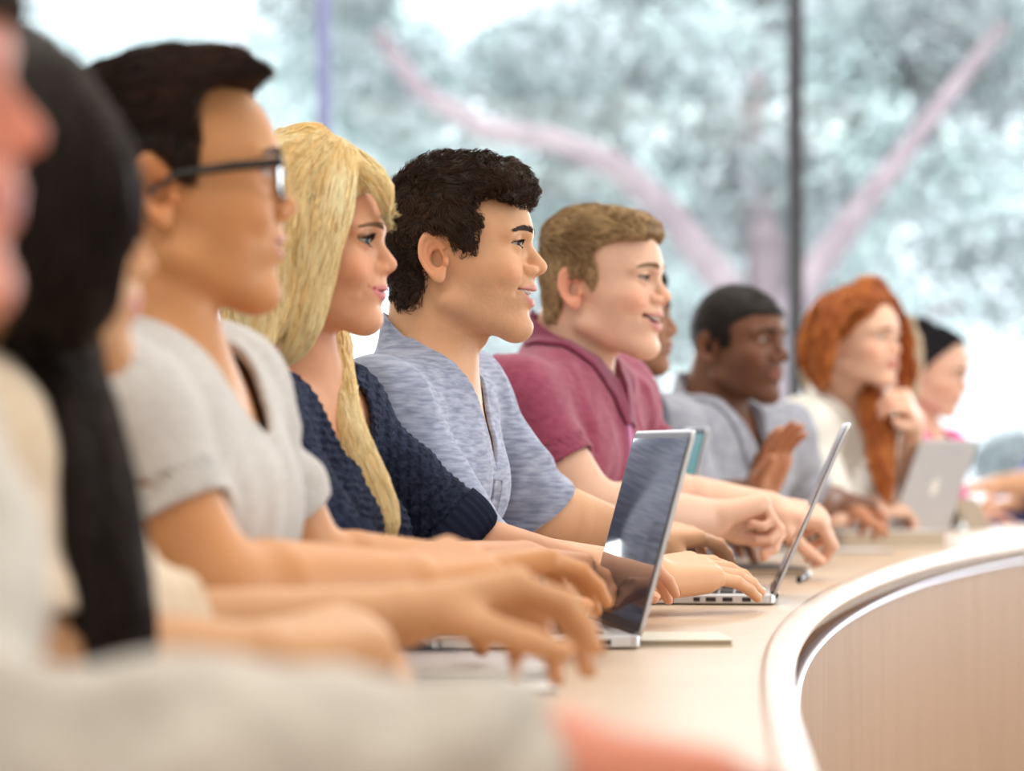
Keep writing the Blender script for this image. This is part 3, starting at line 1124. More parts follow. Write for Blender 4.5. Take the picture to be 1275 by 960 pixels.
struct('floor', (X0, Y0, -0.1), (X1, YW, 0.0), M_FLOOR)
struct('ceiling', (X0, Y0, 3.2), (X1, YW, 3.3), M_CEIL)
struct('wall_left', (X0 - 0.15, Y0, 0), (X0, YW, 3.2), M_WALL)
struct('wall_rear', (X0, Y0 - 0.15, 0), (X1, Y0, 3.2), M_WALL)
struct('wall_right', (X1, Y0, 0), (X1 + 0.15, YW, 3.2), M_WALL)
struct('wall_window_sill', (X0, YW, 0), (X1, YW + 0.12, 0.10), M_WALL)
struct('wall_window_head', (X0, YW, 3.1), (X1, YW + 0.12, 3.2), M_WALL)
xs = [X0, (403 - 637.5) / FPX * YW, (990 - 637.5) / FPX * YW, (990 - 637.5) / FPX * YW + 1.96, (990 - 637.5) / FPX * YW + 3.92, X1]
xs.insert(1, xs[1] - 1.96)
for i in range(len(xs) - 1):
    a, b = xs[i], xs[i + 1]
    w = MB().box((a, YW + 0.045, 0.10), (b, YW + 0.055, 3.1)).build('window_%d' % (i + 1), M_PANE)
    w['kind'] = 'structure'
    if i:
        mm = M_MULL2 if i == 2 else M_MULL
        struct('trim_%d' % i, (a - 0.028, YW - 0.06, 0.10), (a + 0.028, YW + 0.10, 3.1), mm)

# outside: paving, trees
struct('ground_paving', (-30, YW + 0.2, -0.15), (40, 70, -0.05), add_noise(mat('pale_paving', rough=0.8), (0.78, 0.78, 0.76), (0.86, 0.86, 0.84), 2)).name = 'ground_outside'


def leaf_cloud(name, blobs, n, size, m, parent, seed):
    r = np.random.default_rng(seed)
    tot = sum(b[3] ** 2 for b in blobs)
    V, C = [], []
    for bx, by, bz, br in blobs:
        k = int(n * br ** 2 / tot)
        u = r.normal(size=(k, 3)); u /= np.linalg.norm(u, axis=1, keepdims=True)
        p = np.array([bx, by, bz]) + u * (br * (0.25 + 0.85 * r.random((k, 1)) ** 0.5)) * np.array([1, 0.8, 0.85])
        a = r.normal(size=(k, 3)); a /= np.linalg.norm(a, axis=1, keepdims=True)
        b = np.cross(a, r.normal(size=(k, 3))); b /= np.linalg.norm(b, axis=1, keepdims=True)
        s = size * (0.6 + 0.8 * r.random((k, 1)))
        mid = np.cross(a, b) * s * 0.12
        V.append(np.stack([p - a * s, p + b * s * 0.42 + mid, p + a * s, p - b * s * 0.42 + mid], 1).reshape(-1, 3))
        c = r.uniform(0.55, 1.45) * np.array([[0.45, 0.545, 0.53]]) * (0.75 + 0.5 * r.random((k, 1))) + np.array([[0.07, 0.02, 0.07]]) * r.random((k, 1))
        C.append(np.repeat(c, 4, 0))
    V = np.concatenate(V)
    o = mesh_np(name, V, np.arange(len(V)).reshape(-1, 4), m, parent, np.concatenate(C), smooth=False)
    return o


M_LEAF = vcol_mat('leaves', rough=0.45, spec=0.5)
_b = M_LEAF.node_tree.nodes['Principled BSDF']
M_BARK = add_noise(mat('grey_bark', rough=0.85), (0.26, 0.20, 0.23), (0.36, 0.28, 0.31), 5, bump=0.3, bumpd=0.02)


def WT(px, py, d): return tuple(W(px, py, d))


def oak(label, limbs, blobs, n, size, seed, base):
    t = empty('tree', base, label, 'tree')
    mb = MB()
    for pts, r0, r1 in limbs:
        k = len(pts)
        mb.tube(pts, [r0 + (r1 - r0) * i / (k - 1) for i in range(k)], 10)
    mb.build('trunk', M_BARK, t, smooth=True)
    leaf_cloud('foliage', blobs, n, size, M_LEAF, t, seed)
    return t


D1 = 18.5
L1 = [([WT(958, 720, D1), WT(955, 480, D1), WT(957, 300, D1 + .2)], 0.20, 0.14),
      ([WT(945, 420, D1), WT(900, 350, D1), WT(835, 268, D1 - .2), WT(765, 205, D1 - .3), WT(690, 175, D1 - .4), WT(600, 160, D1 - .5), WT(520, 110, D1 - .5), WT(470, 40, D1 - .4)], 0.12, 0.055),
      ([WT(975, 400, D1), WT(1030, 315, D1), WT(1075, 255, D1), WT(1115, 205, D1), WT(1180, 120, D1 + .2), WT(1250, 30, D1 + .2)], 0.11, 0.05),
      ([WT(957, 320, D1 + .2), WT(930, 180, D1 + 1.4), WT(960, 20, D1 + 2.4), WT(940, -120, D1 + 2.5)], 0.12, 0.05)]
rb = np.random.default_rng(5)
B1 = []
for i in range(88):
    px, py = rb.uniform(390, 1330), rb.uniform(-140, 300)
    if 990 < px and py > 250: py = 200
    q = W(px, py, D1 + rb.uniform(0.4, 3.2))
    B1.append((q[0], q[1], q[2], rb.uniform(0.28, 0.58)))
for px, py, r_ in ((470, 150, .62), (520, 235, .5), (610, 100, .45), (700, 130, .4), (560, 300, .4), (650, 230, .4), (1090, 90, .5), (1180, 160, .6), (1225, 250, .5), (1110, 200, .4), (880, 150, .35), (790, 180, .32), (1240, 330, .45), (1030, 200, .3), (840, 60, .4), (720, 60, .3)):
    q = W(px, py, D1 + 1.5)
    B1.append((q[0], q[1], q[2], r_))
oak('large spreading tree with arching pale limbs outside the middle windows', L1, B1, 34000, 0.062, 1, tuple(W(958, 555, D1) * np.array([1, 1, 0])))
B2 = []
for i in range(34):
    q = W(rb.uniform(-60, 400), rb.uniform(30, 300), 23 + rb.uniform(-1, 2))
    B2.append((q[0], q[1], q[2], rb.uniform(0.25, 0.5)))
D2 = 23
oak('pale thin-leaved tree outside the left window behind the man in glasses', [([WT(240, 800, D2), WT(235, 500, D2), WT(250, 250, D2), WT(300, 60, D2)], 0.14, 0.05), ([WT(240, 420, D2), WT(130, 250, D2), WT(60, 120, D2)], 0.08, 0.03)], B2, 4200, 0.062, 2, tuple(W(240, 555, D2) * np.array([1, 1, 0])))
B3 = []
for i in range(30):
    q = W(rb.uniform(560, 960), rb.uniform(300, 560), 26 + rb.uniform(-1, 2))
    B3.append((q[0], q[1], q[2], rb.uniform(0.3, 0.6)))
for i in range(12):
    q = W(rb.uniform(1010, 1330), rb.uniform(300, 440), 26 + rb.uniform(-1, 2))
    B3.append((q[0], q[1], q[2], rb.uniform(0.3, 0.55)))
D3 = 26
oak('lower bushy tree farther off beneath the arching limb', [([WT(800, 700, D3), WT(805, 500, D3), WT(790, 330, D3)], 0.16, 0.08), ([WT(802, 520, D3), WT(1000, 440, D3), WT(1200, 380, D3)], 0.1, 0.04)], B3, 9000, 0.08, 3, tuple(W(800, 555, D3) * np.array([1, 1, 0])))
q = W(1262, 590, 30)
s_ = empty('shrub', (q[0], 30, 0), 'small blue-green shrub in the bright yard at right', 'shrub')
MB().tube([(q[0], 30, -0.05), (q[0], 30, .5)], 0.03).build('stem', M_BARK, s_)
leaf_cloud('foliage', [(q[0], 30, 0.75, 0.42), (q[0] + .4, 30, 0.6, 0.35)], 1500, 0.07, M_LEAF, s_, 9)

# ------------------------------------------------------------------ the curved desk
EDGE = np.array([(0.10, -1.6), (0.105, 0.0), (0.145, 1.0), (0.213, 1.956), (0.231, 2.26), (0.266, 2.78), (0.300, 3.12), (0.354, 3.55), (0.500, 4.4), (0.806, 5.66), (1.20, 6.77), (1.72, 7.95), (2.35, 9.1)])


def smooth_curve(pts, n=160):
    t = np.concatenate([[0], np.cumsum(np.linalg.norm(np.diff(pts, axis=0), axis=1))])
    u = np.linspace(0, t[-1], n)
    x = np.interp(u, t, pts[:, 0]); y = np.interp(u, t, pts[:, 1])
    for _ in range(90):
        x[1:-1] = (x[:-2] + 2 * x[1:-1] + x[2:]) / 4
        y[1:-1] = (y[:-2] + 2 * y[1:-1] + y[2:]) / 4
    return np.stack([x, y], 1)


CV = smooth_curve(EDGE)
TG = np.gradient(CV, axis=0); TG /= np.linalg.norm(TG, axis=1, keepdims=True)
NM = np.stack([TG[:, 1], -TG[:, 0]], 1)          # towards the middle of the room


def sweep(name, section, m, parent, smooth=False):
    """section: (outward offset, z) closed outline swept along the desk edge"""
    n, k = len(CV), len(section)
    V = np.concatenate([[(CV[i, 0] + NM[i, 0] * a, CV[i, 1] + NM[i, 1] * a, z) for a, z in section] for i in range(n)])
    Fq = [[i * k + j, i * k + (j + 1) % k, (i + 1) * k + (j + 1) % k, (i + 1) * k + j] for i in range(n - 1) for j in range(k)]
    o = mesh_np(name, V, np.array(Fq), m, parent, smooth=smooth)
    return o


desk = empty('curved_desk', (0.3, 3.1, 0), 'long curved pale wooden classroom desk with rounded metal-trimmed edge', 'desk')
WD = 0.36
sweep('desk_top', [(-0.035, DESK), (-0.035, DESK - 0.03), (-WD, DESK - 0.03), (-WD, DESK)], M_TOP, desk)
nose = [(-0.035, DESK - 0.045)] + [(-0.035 + 0.033 * math.sin(a), DESK - 0.0155 + 0.0175 * math.cos(a)) for a in np.linspace(0, math.pi, 13)]
sweep('rounded_edge', nose, M_EDGE, desk, True)
sweep('edge_trim', [(-0.012, DESK - 0.050), (-0.001, DESK - 0.050)] + [(-0.001 + 0.0035 * math.sin(a), DESK - 0.0465 + 0.0035 * -math.cos(a)) for a in np.linspace(0, math.pi, 7)] + [(-0.012, DESK - 0.043)], M_RAIL, desk, True)
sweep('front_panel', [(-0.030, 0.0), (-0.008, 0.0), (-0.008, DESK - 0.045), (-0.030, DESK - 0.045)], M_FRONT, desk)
sweep('modesty_rail', [(-0.06, DESK - 0.10), (-0.03, DESK - 0.10), (-0.03, DESK - 0.03), (-0.06, DESK - 0.03)], M_EDGE, desk)


# ------------------------------------------------------------------ laptops and things on the desk
def frame(o, xdir, z=None):
    """matrix with x towards the screen hinge direction, y along the hinge"""
    x = unit([xdir[0], xdir[1], 0]); z_ = np.array([0, 0, 1.0]); y = np.cross(z_, x)
    return Matrix(((x[0], y[0], 0, o[0]), (x[1], y[1], 0, o[1]), (0, 0, 1, o[2]), (0, 0, 0, 1)))


def rounded(x0, y0, x1, y1, r, n=5):
    out = []
    for cx, cy, a0 in ((x1 - r, y1 - r, 0), (x0 + r, y1 - r, 90), (x0 + r, y0 + r, 180), (x1 - r, y0 + r, 270)):
        for i in range(n + 1):
            a = math.radians(a0 + 90 * i / n)
            out.append((cx + r * math.cos(a), cy + r * math.sin(a)))
    return out


def laptop(label, near, far, tilt, w=None, depth=0.225, lid_h=0.225, emblem=False, body=None, backmat=None, screen=None, z=DESK, lid_t=0.0045):
    """near / far: the two ends of the hinge (world xy); the keyboard lies on the side of the sitter (left of near->far seen from camera)"""
    near, far = np.array(near[:2]), np.array(far[:2])
    c = (near + far) / 2
    hd = unit([*(far - near), 0]); w = w or np.linalg.norm(far - near)
    ux = np.array([-hd[1], hd[0], 0])                     # towards the sitter
    if ux[0] > 0: ux = -ux
    body = body or M_ALU
    root = empty('laptop', (c[0], c[1], z), label, 'laptop')
    # base frame: x = away from the sitter
    M = frame((c[0], c[1], z), -ux)
    T = lambda x, y, zz: M @ Matrix.Translation((x, y, zz))
    b = MB().prism(rounded(-depth, -w / 2, 0.004, w / 2, 0.012), 0.013, T(0, 0, 0.002)).build('base', body, root, bevel=0.002)
    MB().prism(rounded(-depth * 0.56, -w * 0.44, -0.022, w * 0.44, 0.004), 0.0006, T(0, 0, 0.0152)).build('keyboard_well', M_ALU2, b)
    kb = MB()
    for r in range(5):
        for k in range(14):
            y0 = -w * 0.43 + k * w * 0.86 / 14
            x0 = -0.030 - (r + 1) * depth * 0.095
            kb.box((x0, y0 + 0.0015, 0.0158), (x0 + depth * 0.08, y0 + w * 0.86 / 14 - 0.0015, 0.0178), M)
    kb.build('keys', M_KEYS, b)
    MB().prism(rounded(-depth + 0.012, -w * 0.17, -depth * 0.62, w * 0.17, 0.005), 0.0005, T(0, 0, 0.0152)).build('trackpad', M_ALU2, b)
    pb = MB()
    for k, (a, l) in enumerate(((0.03, 0.012), (0.055, 0.014), (0.078, 0.014), (0.10, 0.009))):
        pb.box((-a - l, -w / 2 - 0.0008, 0.005), (-a, -w / 2 + 0.002, 0.011), M)
    pb.build('ports', M_BLACKPL, b)
    # lid
    R = M @ Matrix.Translation((0, 0, 0.014)) @ Matrix.Rotation(math.radians(-90 + tilt), 4, 'Y')
    # local: x runs up the lid after rotation, z is normal
    def lidm(x, y, zz): return R @ Matrix.Translation((x, y, zz))
    l = MB().prism(rounded(0.0, -w / 2, lid_h, w / 2, 0.012), lid_t, lidm(0, 0, -lid_t)).build('lid', backmat or body, root, bevel=0.0015)
    MB().prism(rounded(0.004, -w / 2 + 0.004, lid_h - 0.004, w / 2 - 0.004, 0.01), 0.0008, lidm(0, 0, 0.0)).build('bezel', M_BLACKPL, l)
    MB().prism(rounded(0.014, -w / 2 + 0.009, lid_h - 0.010, w / 2 - 0.009, 0.002), 0.0006, lidm(0, 0, 0.0006)).build('screen', screen or M_SCREEN, l)
    MB().tube([tuple(M @ Vector((0.002, -w * 0.42, 0.013))), tuple(M @ Vector((0.002, w * 0.42, 0.013)))], 0.006, 12).build('hinge', M_BLACKPL, root)
    if emblem:
        pts = []
        for i in range(60):
            a = 2 * math.pi * i / 60
            r = 0.021 * (1 + 0.06 * math.cos(2 * a)) - 0.004 * math.exp(-((math.atan2(math.sin(a - math.pi / 2), math.cos(a - math.pi / 2))) / 0.25) ** 2) - 0.003 * math.exp(-((math.atan2(math.sin(a + math.pi / 2), math.cos(a + math.pi / 2))) / 0.25) ** 2)
            x, y = r * 0.95 * math.cos(a), r * 1.05 * math.sin(a)
            bx, by = x - 0.0235, y - 0.004
            q = math.hypot(bx, by)
            if q < 0.0105 and q > 0: bx, by = bx / q * 0.0105, by / q * 0.0105; x, y = bx + 0.0235, by + 0.004
            pts.append((y + lid_h * 0.52, x))
        em = MB().prism(pts, 0.0006, lidm(0, 0, -lid_t - 0.0008))
        em.prism([(lid_h * .52 + 0.026 + 0.010 * t * 1.0 + (0.003 * math.sin(math.pi * t) if s0 else -0.003 * math.sin(math.pi * t)), 0.001 + 0.008 * t) for s0, ts in ((1, np.linspace(0, 1, 7)), (0, np.linspace(1, 0, 7)[1:-1])) for t in ts], 0.0006, lidm(0, 0, -lid_t - 0.0008))
        em.build('emblem', M_EMBLEM, l)
    return root


M_EMBLEM = mat('white_emblem', (0.9, 0.87, 0.80), 0.3)
a1 = W(795, 555, 3.12); b1 = W(730, 555, 3.48)
laptop('open silver laptop with dark reflective screen in front of the man in glasses', a1, b1, 15, lid_h=0.232)
a2 = W(962, 555, 3.98); b2 = a2 * np.array([4.29 / 3.98, 4.29 / 3.98, 1])
laptop('open silver laptop seen edge-on in front of the curly-haired man', a2, b2, 23.5, lid_h=0.26)
a3 = W(1116, 555, 6.50); b3 = W(1163, 555, 6.66)
laptop('open grey laptop showing its back and white fruit emblem, nearest the right edge', a3, b3, 21, w=0.30, lid_h=0.235, emblem=True, backmat=M_ALU2)
a4 = W(838, 555, 5.0); b4 = W(812, 555, 5.28)
M_SCR2 = mat('teal_screen', (0.10, 0.24, 0.25), 0.2, Emission_Color=(0.25, 0.50, 0.52, 1), Emission_Strength=0.5)
laptop('open pale laptop almost hidden behind the dark-screened laptop', a4, b4, 14, lid_h=0.245, screen=M_SCR2)


def flat_thing(name, label, cat, c, size, ang, z=DESK, m=M_PAPER, parts=None, group=None):
    root = empty(name, (c[0], c[1], z), label, cat, group)
    M = Matrix.Translation((c[0], c[1], z)) @ Matrix.Rotation(ang, 4, 'Z')
    sx, sy, sz = size
    return root, M, sx, sy, sz


def notebook(label, c, size, ang, cover, z=DESK, name='notebook', pages=True):
    root, M, sx, sy, sz = flat_thing(name, label, name.replace('_', ' '), c, size, ang, z)
    MB().prism(rounded(-sx / 2, -sy / 2, sx / 2, sy / 2, 0.004), 0.0012, M).build('back_cover', cover, root)
    MB().prism(rounded(-sx / 2 + .002, -sy / 2 + .002, sx / 2 - .002, sy / 2 - .002, 0.002), sz - 0.0024, M @ Matrix.Translation((0, 0, 0.0012))).build('pages', M_PAGES, root)
    MB().prism(rounded(-sx / 2, -sy / 2, sx / 2, sy / 2, 0.004), 0.0012, M @ Matrix.Translation((0, 0, sz - 0.0012))).build('front_cover', cover, root)
    return root


M_PAGES = mat('page_edges', (0.50, 0.42, 0.32), 0.8)
M_COVER_W = mat('white_cover', (0.80, 0.79, 0.80), 0.4)
M_COVER_C = mat('cream_cover', (0.72, 0.66, 0.52), 0.5)
c = W(846, 555, 3.24)
notebook('cream notebook with pale pages lying right of the dark laptop screen', c, (0.105, 0.14, 0.007), 0.05, M_COVER_C)
cl = W(572, 555, 2.74)
clr = empty('closed_laptop', (cl[0], cl[1], DESK), 'closed grey laptop on the desk beneath the two nearest pairs of hands', 'laptop')
CM = Matrix.Translation((cl[0], cl[1], DESK)) @ Matrix.Rotation(0.12, 4, 'Z')
MB().prism(rounded(-.075, -.11, .075, .11, .012), .009, CM @ Matrix.Translation((0, 0, .001))).build('base', M_ALU2, clr, bevel=.0015)
MB().prism(rounded(-.075, -.11, .075, .11, .012), .006, CM @ Matrix.Translation((0, 0, .0112))).build('lid', M_ALU2, clr, bevel=.0015)
c = W(655, 555, 2.62)
notebook('small white notepad nearest the front of the desk, left of the curved edge', c, (0.045, 0.15, 0.006), 0.1, M_COVER_W, name='notepad')
c = W(1098, 555, 6.33)
notebook('thick white closed book lying before the grey laptop', c, (0.235, 0.16, 0.034), 0.25, M_COVER_W, name='book')
c = W(1058, 555, 5.95)
notebook('thin white notepad on the desk beside the joined hands', c, (0.15, 0.12, 0.007), 0.2, M_COVER_W, name='notepad')
c = W(925, 555, 4.98)
notebook('black notebook lying flat beyond the curly-haired man\'s fingers', (c[0], c[1]), (0.17, 0.24, 0.013), 0.15, M_DARK)
c = W(1066, 555, 7.6)
notebook('dark folder under the brown hand in front of the white blouse', (c[0] - .02, 6.9), (0.16, 0.10, 0.012), 0.2, M_DARK, name='folder')
# pen on the desk
pc = W(1000, 555, 4.75)
pr = empty('pen', (pc[0], pc[1], DESK), 'silver and black pen lying right of the edge-on laptop', 'pen')
pa, pb_ = np.array([pc[0] - .02, pc[1] - .13, DESK + .0055]), np.array([pc[0] + .022, pc[1] + .12, DESK + .0055])
MB().tube([pa, pa + (pb_ - pa) * .72], 0.0052, 10).build('barrel', M_BLACKPL, pr, smooth=True)
MB().tube([pa + (pb_ - pa) * .72, pa + (pb_ - pa) * .96, pb_], [0.0054, 0.0046, 0.0012], 10).build('cap', M_ALU, pr, smooth=True)
# folded tent card
tc = W(1200, 555, 7.55)
tr = empty('tent_card', (tc[0], tc[1], DESK), 'white folded tent card standing right of the grey laptop', 'card')
w_, h_ = 0.16, 0.085
TM = Matrix.Translation((tc[0], tc[1], DESK)) @ Matrix.Rotation(math.radians(58), 4, 'Z')
for sg in (1, -1):
    R_ = TM @ Matrix.Translation((0, 0, h_)) @ Matrix.Rotation(math.radians(180 + 28 * sg), 4, 'X')
    MB().box((-w_ / 2, -0.0006, 0.0), (w_ / 2, 0.0006, h_ / math.cos(math.radians(28))), R_).build('card_panel', M_PAPER if sg > 0 else mat('brown_card', (0.30, 0.20, 0.11), 0.6), tr)
# ------------------------------------------------------------------ people


def pelv(px, d, z=0.56):
    q = W(px, 555, d); q[2] = z
    return q


SK_LIGHT = (0.74, 0.42, 0.245)
SK_PINK = (0.80, 0.50, 0.36)
SK_TAN = (0.62, 0.295, 0.125)
SK_BROWN = (0.165, 0.066, 0.034)
M_JEANS = fabric('denim_trousers', (0.04, 0.05, 0.10), (0.07, 0.09, 0.16), 120)


def curly_man():
    s = 960.0; cx, cy = 558, 330
    h = Head(W(cx, cy, 3.75), yaw=5, pitch=1, k=1.0, lid=0.0030, smile=1.0, open=0.0078, nose=1.05)
    A = [(W(600, 712, 3.56), W(808, 718, 3.74), W(878, 712, 3.80), dict(curl=(0.16, 0.22, 0.15), N=(0.12, 0.5, -1), sc=1.1)),
         (W(670, 640, 4.00), W(798, 672, 4.10), W(850, 666, 4.16), dict(curl=(0.30, 0.45, 0.3), N=(0.1, 0.45, -1)))]
    p = Person('person', 'smiling young man with dark curly hair in a heathered blue-grey henley shirt', h, SK_LIGHT,
               W(534, 455, 3.77), pelv(440, 3.75), (W(472, 512, 3.58), W(572, 494, 3.93)), A, res=0.0018, gaze=(0.95, -0.3, -0.03), stubble=0.28, blush=0.22, lips=(0.62, 0.26, 0.22), adam=True, neck_r=0.057, armr=1.08)
    p.build_body(); p.build_eyes(iris=(0.03, 0.015, 0.01)); p.build_lashes(0.004); p.build_brows((0.035, 0.02, 0.014), 1.1); p.build_teeth()
    O = outline_local([(502, 384), (491, 368), (485, 345), (481, 320), (479, 290), (484, 258), (497, 230), (520, 208), (550, 197), (580, 195), (612, 198), (642, 206), (660, 220), (668, 238), (665, 252),
                       (654, 259), (640, 252), (618, 247), (604, 254), (602, 272), (607, 287), (598, 296), (597, 318), (584, 320), (574, 306), (560, 294), (540, 293), (530, 305), (530, 330), (534, 350), (528, 372), (516, 386)], cx, cy, s)

    def vol(P):
        L = h.local(P); A_ = np.abs(L[..., 1])
        z = L[..., 2]
        t = 0.011 + 0.016 * np.clip((z - 0.06) / 0.05, 0, 1) + 0.012 * np.clip((L[..., 0] - 0.05) / 0.05, 0, 1) * (z > 0.05)
        sk = np.minimum(np.minimum(h.skull(L), h.sdf(L, False) + 0.004), p.neck_d(P) + 0.003)
        d = smax(sk - t, poly2d(L[..., 0] + 0.10 * np.clip(A_ - 0.03, 0, .05) * (z > .06), z, O), 0.010)
        return (d + 0.0035 * noise(P, 95) + 0.002 * noise(P, 190)) * h.k
    flow = lambda L: np.stack([0.25 - 1.0 * (L[:, 0] < -0.02) * 0 + np.where(L[:, 2] > 0.07, 0.6, 0.1), np.sign(L[:, 1]) * 0.25, np.where(L[:, 2] > 0.085, 0.1, -0.9)], -1)
    build_hair(p, vol, flow, int(11000), 0.020, 6, (0.030, 0.016, 0.010), (0.085, 0.045, 0.026), 0.00055, lift=0.35, jit=0.35, curl=1.6, res=0.0026, base=0.8)
    m = fabric('heather_henley', (0.19, 0.23, 0.36), (0.44, 0.49, 0.64), 34, (1.0, 1.0, 6.0), bump=0.3, lo=0.30, hi=0.70)
    garment(p, 'henley_shirt', m, off=0.004, sleeve=(1.2, 0.98), sl_off=0.012, neck_r=0.008, vneck=(0.066, 0.135, 1), fold=0.005, res=0.0026, seed=1.3)
    henley_placket(p)
    trousers(p, M_JEANS)


def strip_on(p, name, m, pts, w, t=0.003, n=24, offs=0.002):
    """a raised band sewn on a garment: pts in torso local (lat, up) followed over the chest"""
    pts = np.array(pts, float)
    u = np.linspace(0, len(pts) - 1, n)
    c = np.stack([np.interp(u, range(len(pts)), pts[:, k]) for k in (0, 1)], 1)
    tg = np.gradient(c, axis=0); tg /= np.linalg.norm(tg, axis=1, keepdims=True) + 1e-9
    nn = np.stack([-tg[:, 1], tg[:, 0]], 1)
    rows = []
    for a in (-1, -0.5, 0, 0.5, 1):
        q = c + nn * a * w / 2
        L = np.stack([np.full(n, 0.25), q[:, 0], q[:, 1]], 1)
        P = L @ p.T + p.pel
        for _ in range(30):
            P = P - p.fwd * np.clip(p.outer(P.astype(F32)) * 0.8, -0.02, 0.04)[:, None]
        rows.append(P + p.fwd * offs)
    V = np.stack(rows, 1)
    V2 = V - p.fwd * t
    V = np.concatenate([V.reshape(-1, 3), V2.reshape(-1, 3)])
    k = 5; Fq = []
    for i in range(n - 1):
        for j in range(k - 1):
            a = i * k + j
            Fq.append([a, a + 1, a + k + 1, a + k])
        for a in (i * k, i * k + k - 1):
            Fq.append([a, a + k, a + k + n * k, a + n * k])
    return mesh_np(name, V, np.array(Fq), m, p.root)


def henley_placket(p):
    m = fabric('henley_trim', (0.16, 0.18, 0.27), (0.40, 0.44, 0.56), 30, (1, 1, 6))
    zt = p.tl + 0.02
    strip_on(p, 'placket', m, [(0.0, zt - 0.150), (0.0, zt - 0.30)], 0.030)
    strip_on(p, 'chest_pocket', m, [(0.075, zt - 0.20), (0.075, zt - 0.29)], 0.085, offs=0.0012)


def blonde_woman():
    h = Head(W(368, 325, 3.3), yaw=8, pitch=-1, k=0.93, fem=True, lid=0.0042, smile=0.7, open=0.0, lip=0.85, chin=0.012, nose=0.92, nosew=0.85, ear=True, nup=0.002)
    cx, cy, s = 368, 325, 1090 * 0.93
    A = [(W(430, 716, 3.10), W(650, 700, 3.26), W(720, 705, 3.32), dict(curl=(0.3, 0.5, 0.3), N=(0, 0, -1))),
         (W(585, 678, 3.46), W(700, 700, 3.50), W(760, 700, 3.54), dict(curl=(0.3, 0.5, 0.3), N=(0, 0, -1)))]
    p = Person('person', 'young woman with long straight blonde hair in a dark navy knitted sweater', h, (0.76, 0.40, 0.245),
               W(368, 470, 3.31), pelv(296, 3.3), (W(318, 525, 3.16), W(418, 512, 3.45)), A, fem=True, res=0.0018, lips=(0.68, 0.22, 0.22), blush=0.30, neck_r=0.046, bulk=0.82, gaze=(0.95, -0.22, 0.0))
    p.build_body(); p.build_eyes(iris=(0.035, 0.05, 0.06)); p.build_lashes(0.008); p.build_brows((0.28, 0.16, 0.08), 0.7)
    # hair
    G = [  # (px,py,depth) guides with radius: near curtain, back, far lock
        ([(415, 186, 3.30), (350, 200, 3.20), (330, 260, 3.17), (322, 330, 3.17), (318, 400, 3.17), (325, 440, 3.16)], 0.022),
        ([(420, 188, 3.30), (370, 205, 3.21), (352, 260, 3.19), (345, 330, 3.185), (342, 390, 3.19), (322, 432, 3.17)], 0.018),
        ([(425, 190, 3.29), (395, 212, 3.22), (382, 260, 3.205), (378, 310, 3.20), (366, 370, 3.20), (345, 420, 3.19)], 0.013),
        ([(430, 192, 3.28), (430, 225, 3.225), (422, 275, 3.207), (408, 325, 3.200), (396, 375, 3.200), (380, 425, 3.20), (350, 455, 3.20)], 0.012),
        ([(425, 190, 3.28), (415, 225, 3.215), (404, 290, 3.200), (392, 340, 3.195), (380, 390, 3.195), (355, 440, 3.195)], 0.013),
        ([(432, 192, 3.29), (440, 208, 3.26), (466, 222, 3.25), (480, 245, 3.25), (480, 262, 3.26)], 0.010),
        ([(425, 185, 3.31), (460, 205, 3.32), (480, 232, 3.30), (484, 252, 3.29)], 0.009),
        ([(400, 185, 3.33), (330, 200, 3.30), (305, 270, 3.30), (300, 350, 3.32), (308, 420, 3.30), (330, 450, 3.25)], 0.026),
        ([(400, 185, 3.33), (350, 190, 3.38), (318, 260, 3.42), (325, 350, 3.42), (350, 430, 3.42), (400, 470, 3.38)], 0.03),
        ([(418, 395, 3.38), (420, 440, 3.34), (426, 490, 3.29), (440, 540, 3.26), (462, 590, 3.25), (480, 635, 3.245), (488, 672, 3.24)], 0.0125),
        ([(412, 405, 3.37), (412, 450, 3.33), (416, 495, 3.28), (430, 550, 3.25), (456, 605, 3.24), (484, 655, 3.235)], 0.010),
        ([(424, 400, 3.40), (430, 450, 3.36), (436, 510, 3.30), (454, 560, 3.26), (478, 610, 3.25), (492, 650, 3.24)], 0.008),
    ]
    long_hair(p, G, 14000, (0.92, 0.64, 0.27), (1.0, 0.92, 0.60), rad=0.0006, cap=0.011, capmask=lambda L: np.where(L[..., 0] < 0.055, -0.02, L[..., 0] - 0.075) , front=0.092, res=0.0026)
    m = mat('navy_rib_knit', (0.02, 0.025, 0.05), 0.9, spec=0.15)
    add_noise(m, (0.014, 0.019, 0.042), (0.035, 0.046, 0.092), 110, objco(m, (1, 1, 1)), 2)
    wv = node(m, 'ShaderNodeTexWave'); wv.inputs['Scale'].default_value = 42; wv.inputs['Distortion'].default_value = 2.5; wv.inputs['Detail'].default_value = 1.5; wv.inputs['Detail Scale'].default_value = 3
    lnk(m, objco(m, (0.6, 0.6, 1.2)), wv.inputs['Vector'])
    bp = node(m, 'ShaderNodeBump'); bp.inputs['Strength'].default_value = 0.9; bp.inputs['Distance'].default_value = 0.004
    lnk(m, wv.outputs['Fac'], bp.inputs['Height']); lnk(m, bp.outputs[0], m.node_tree.nodes['Principled BSDF'].inputs['Normal'])
    garment(p, 'knitted_sweater', m, off=0.006, sleeve=(0.98, 0.98), sl_off=0.010, neck_r=0.040, vneck=(0.105, 0.125, 0), fold=0.004, rise=-0.05, knit=(0.0095, 0.0011), res=0.0023, seed=4.2)
    m2 = mat('navy_rib_cuff', (0.018, 0.024, 0.052), 0.9, spec=0.12)
    for i in (0, 1):
        ring_cuff(p, i, 0.80, 1.02, 0.011, m2)
    trousers(p, M_JEANS)


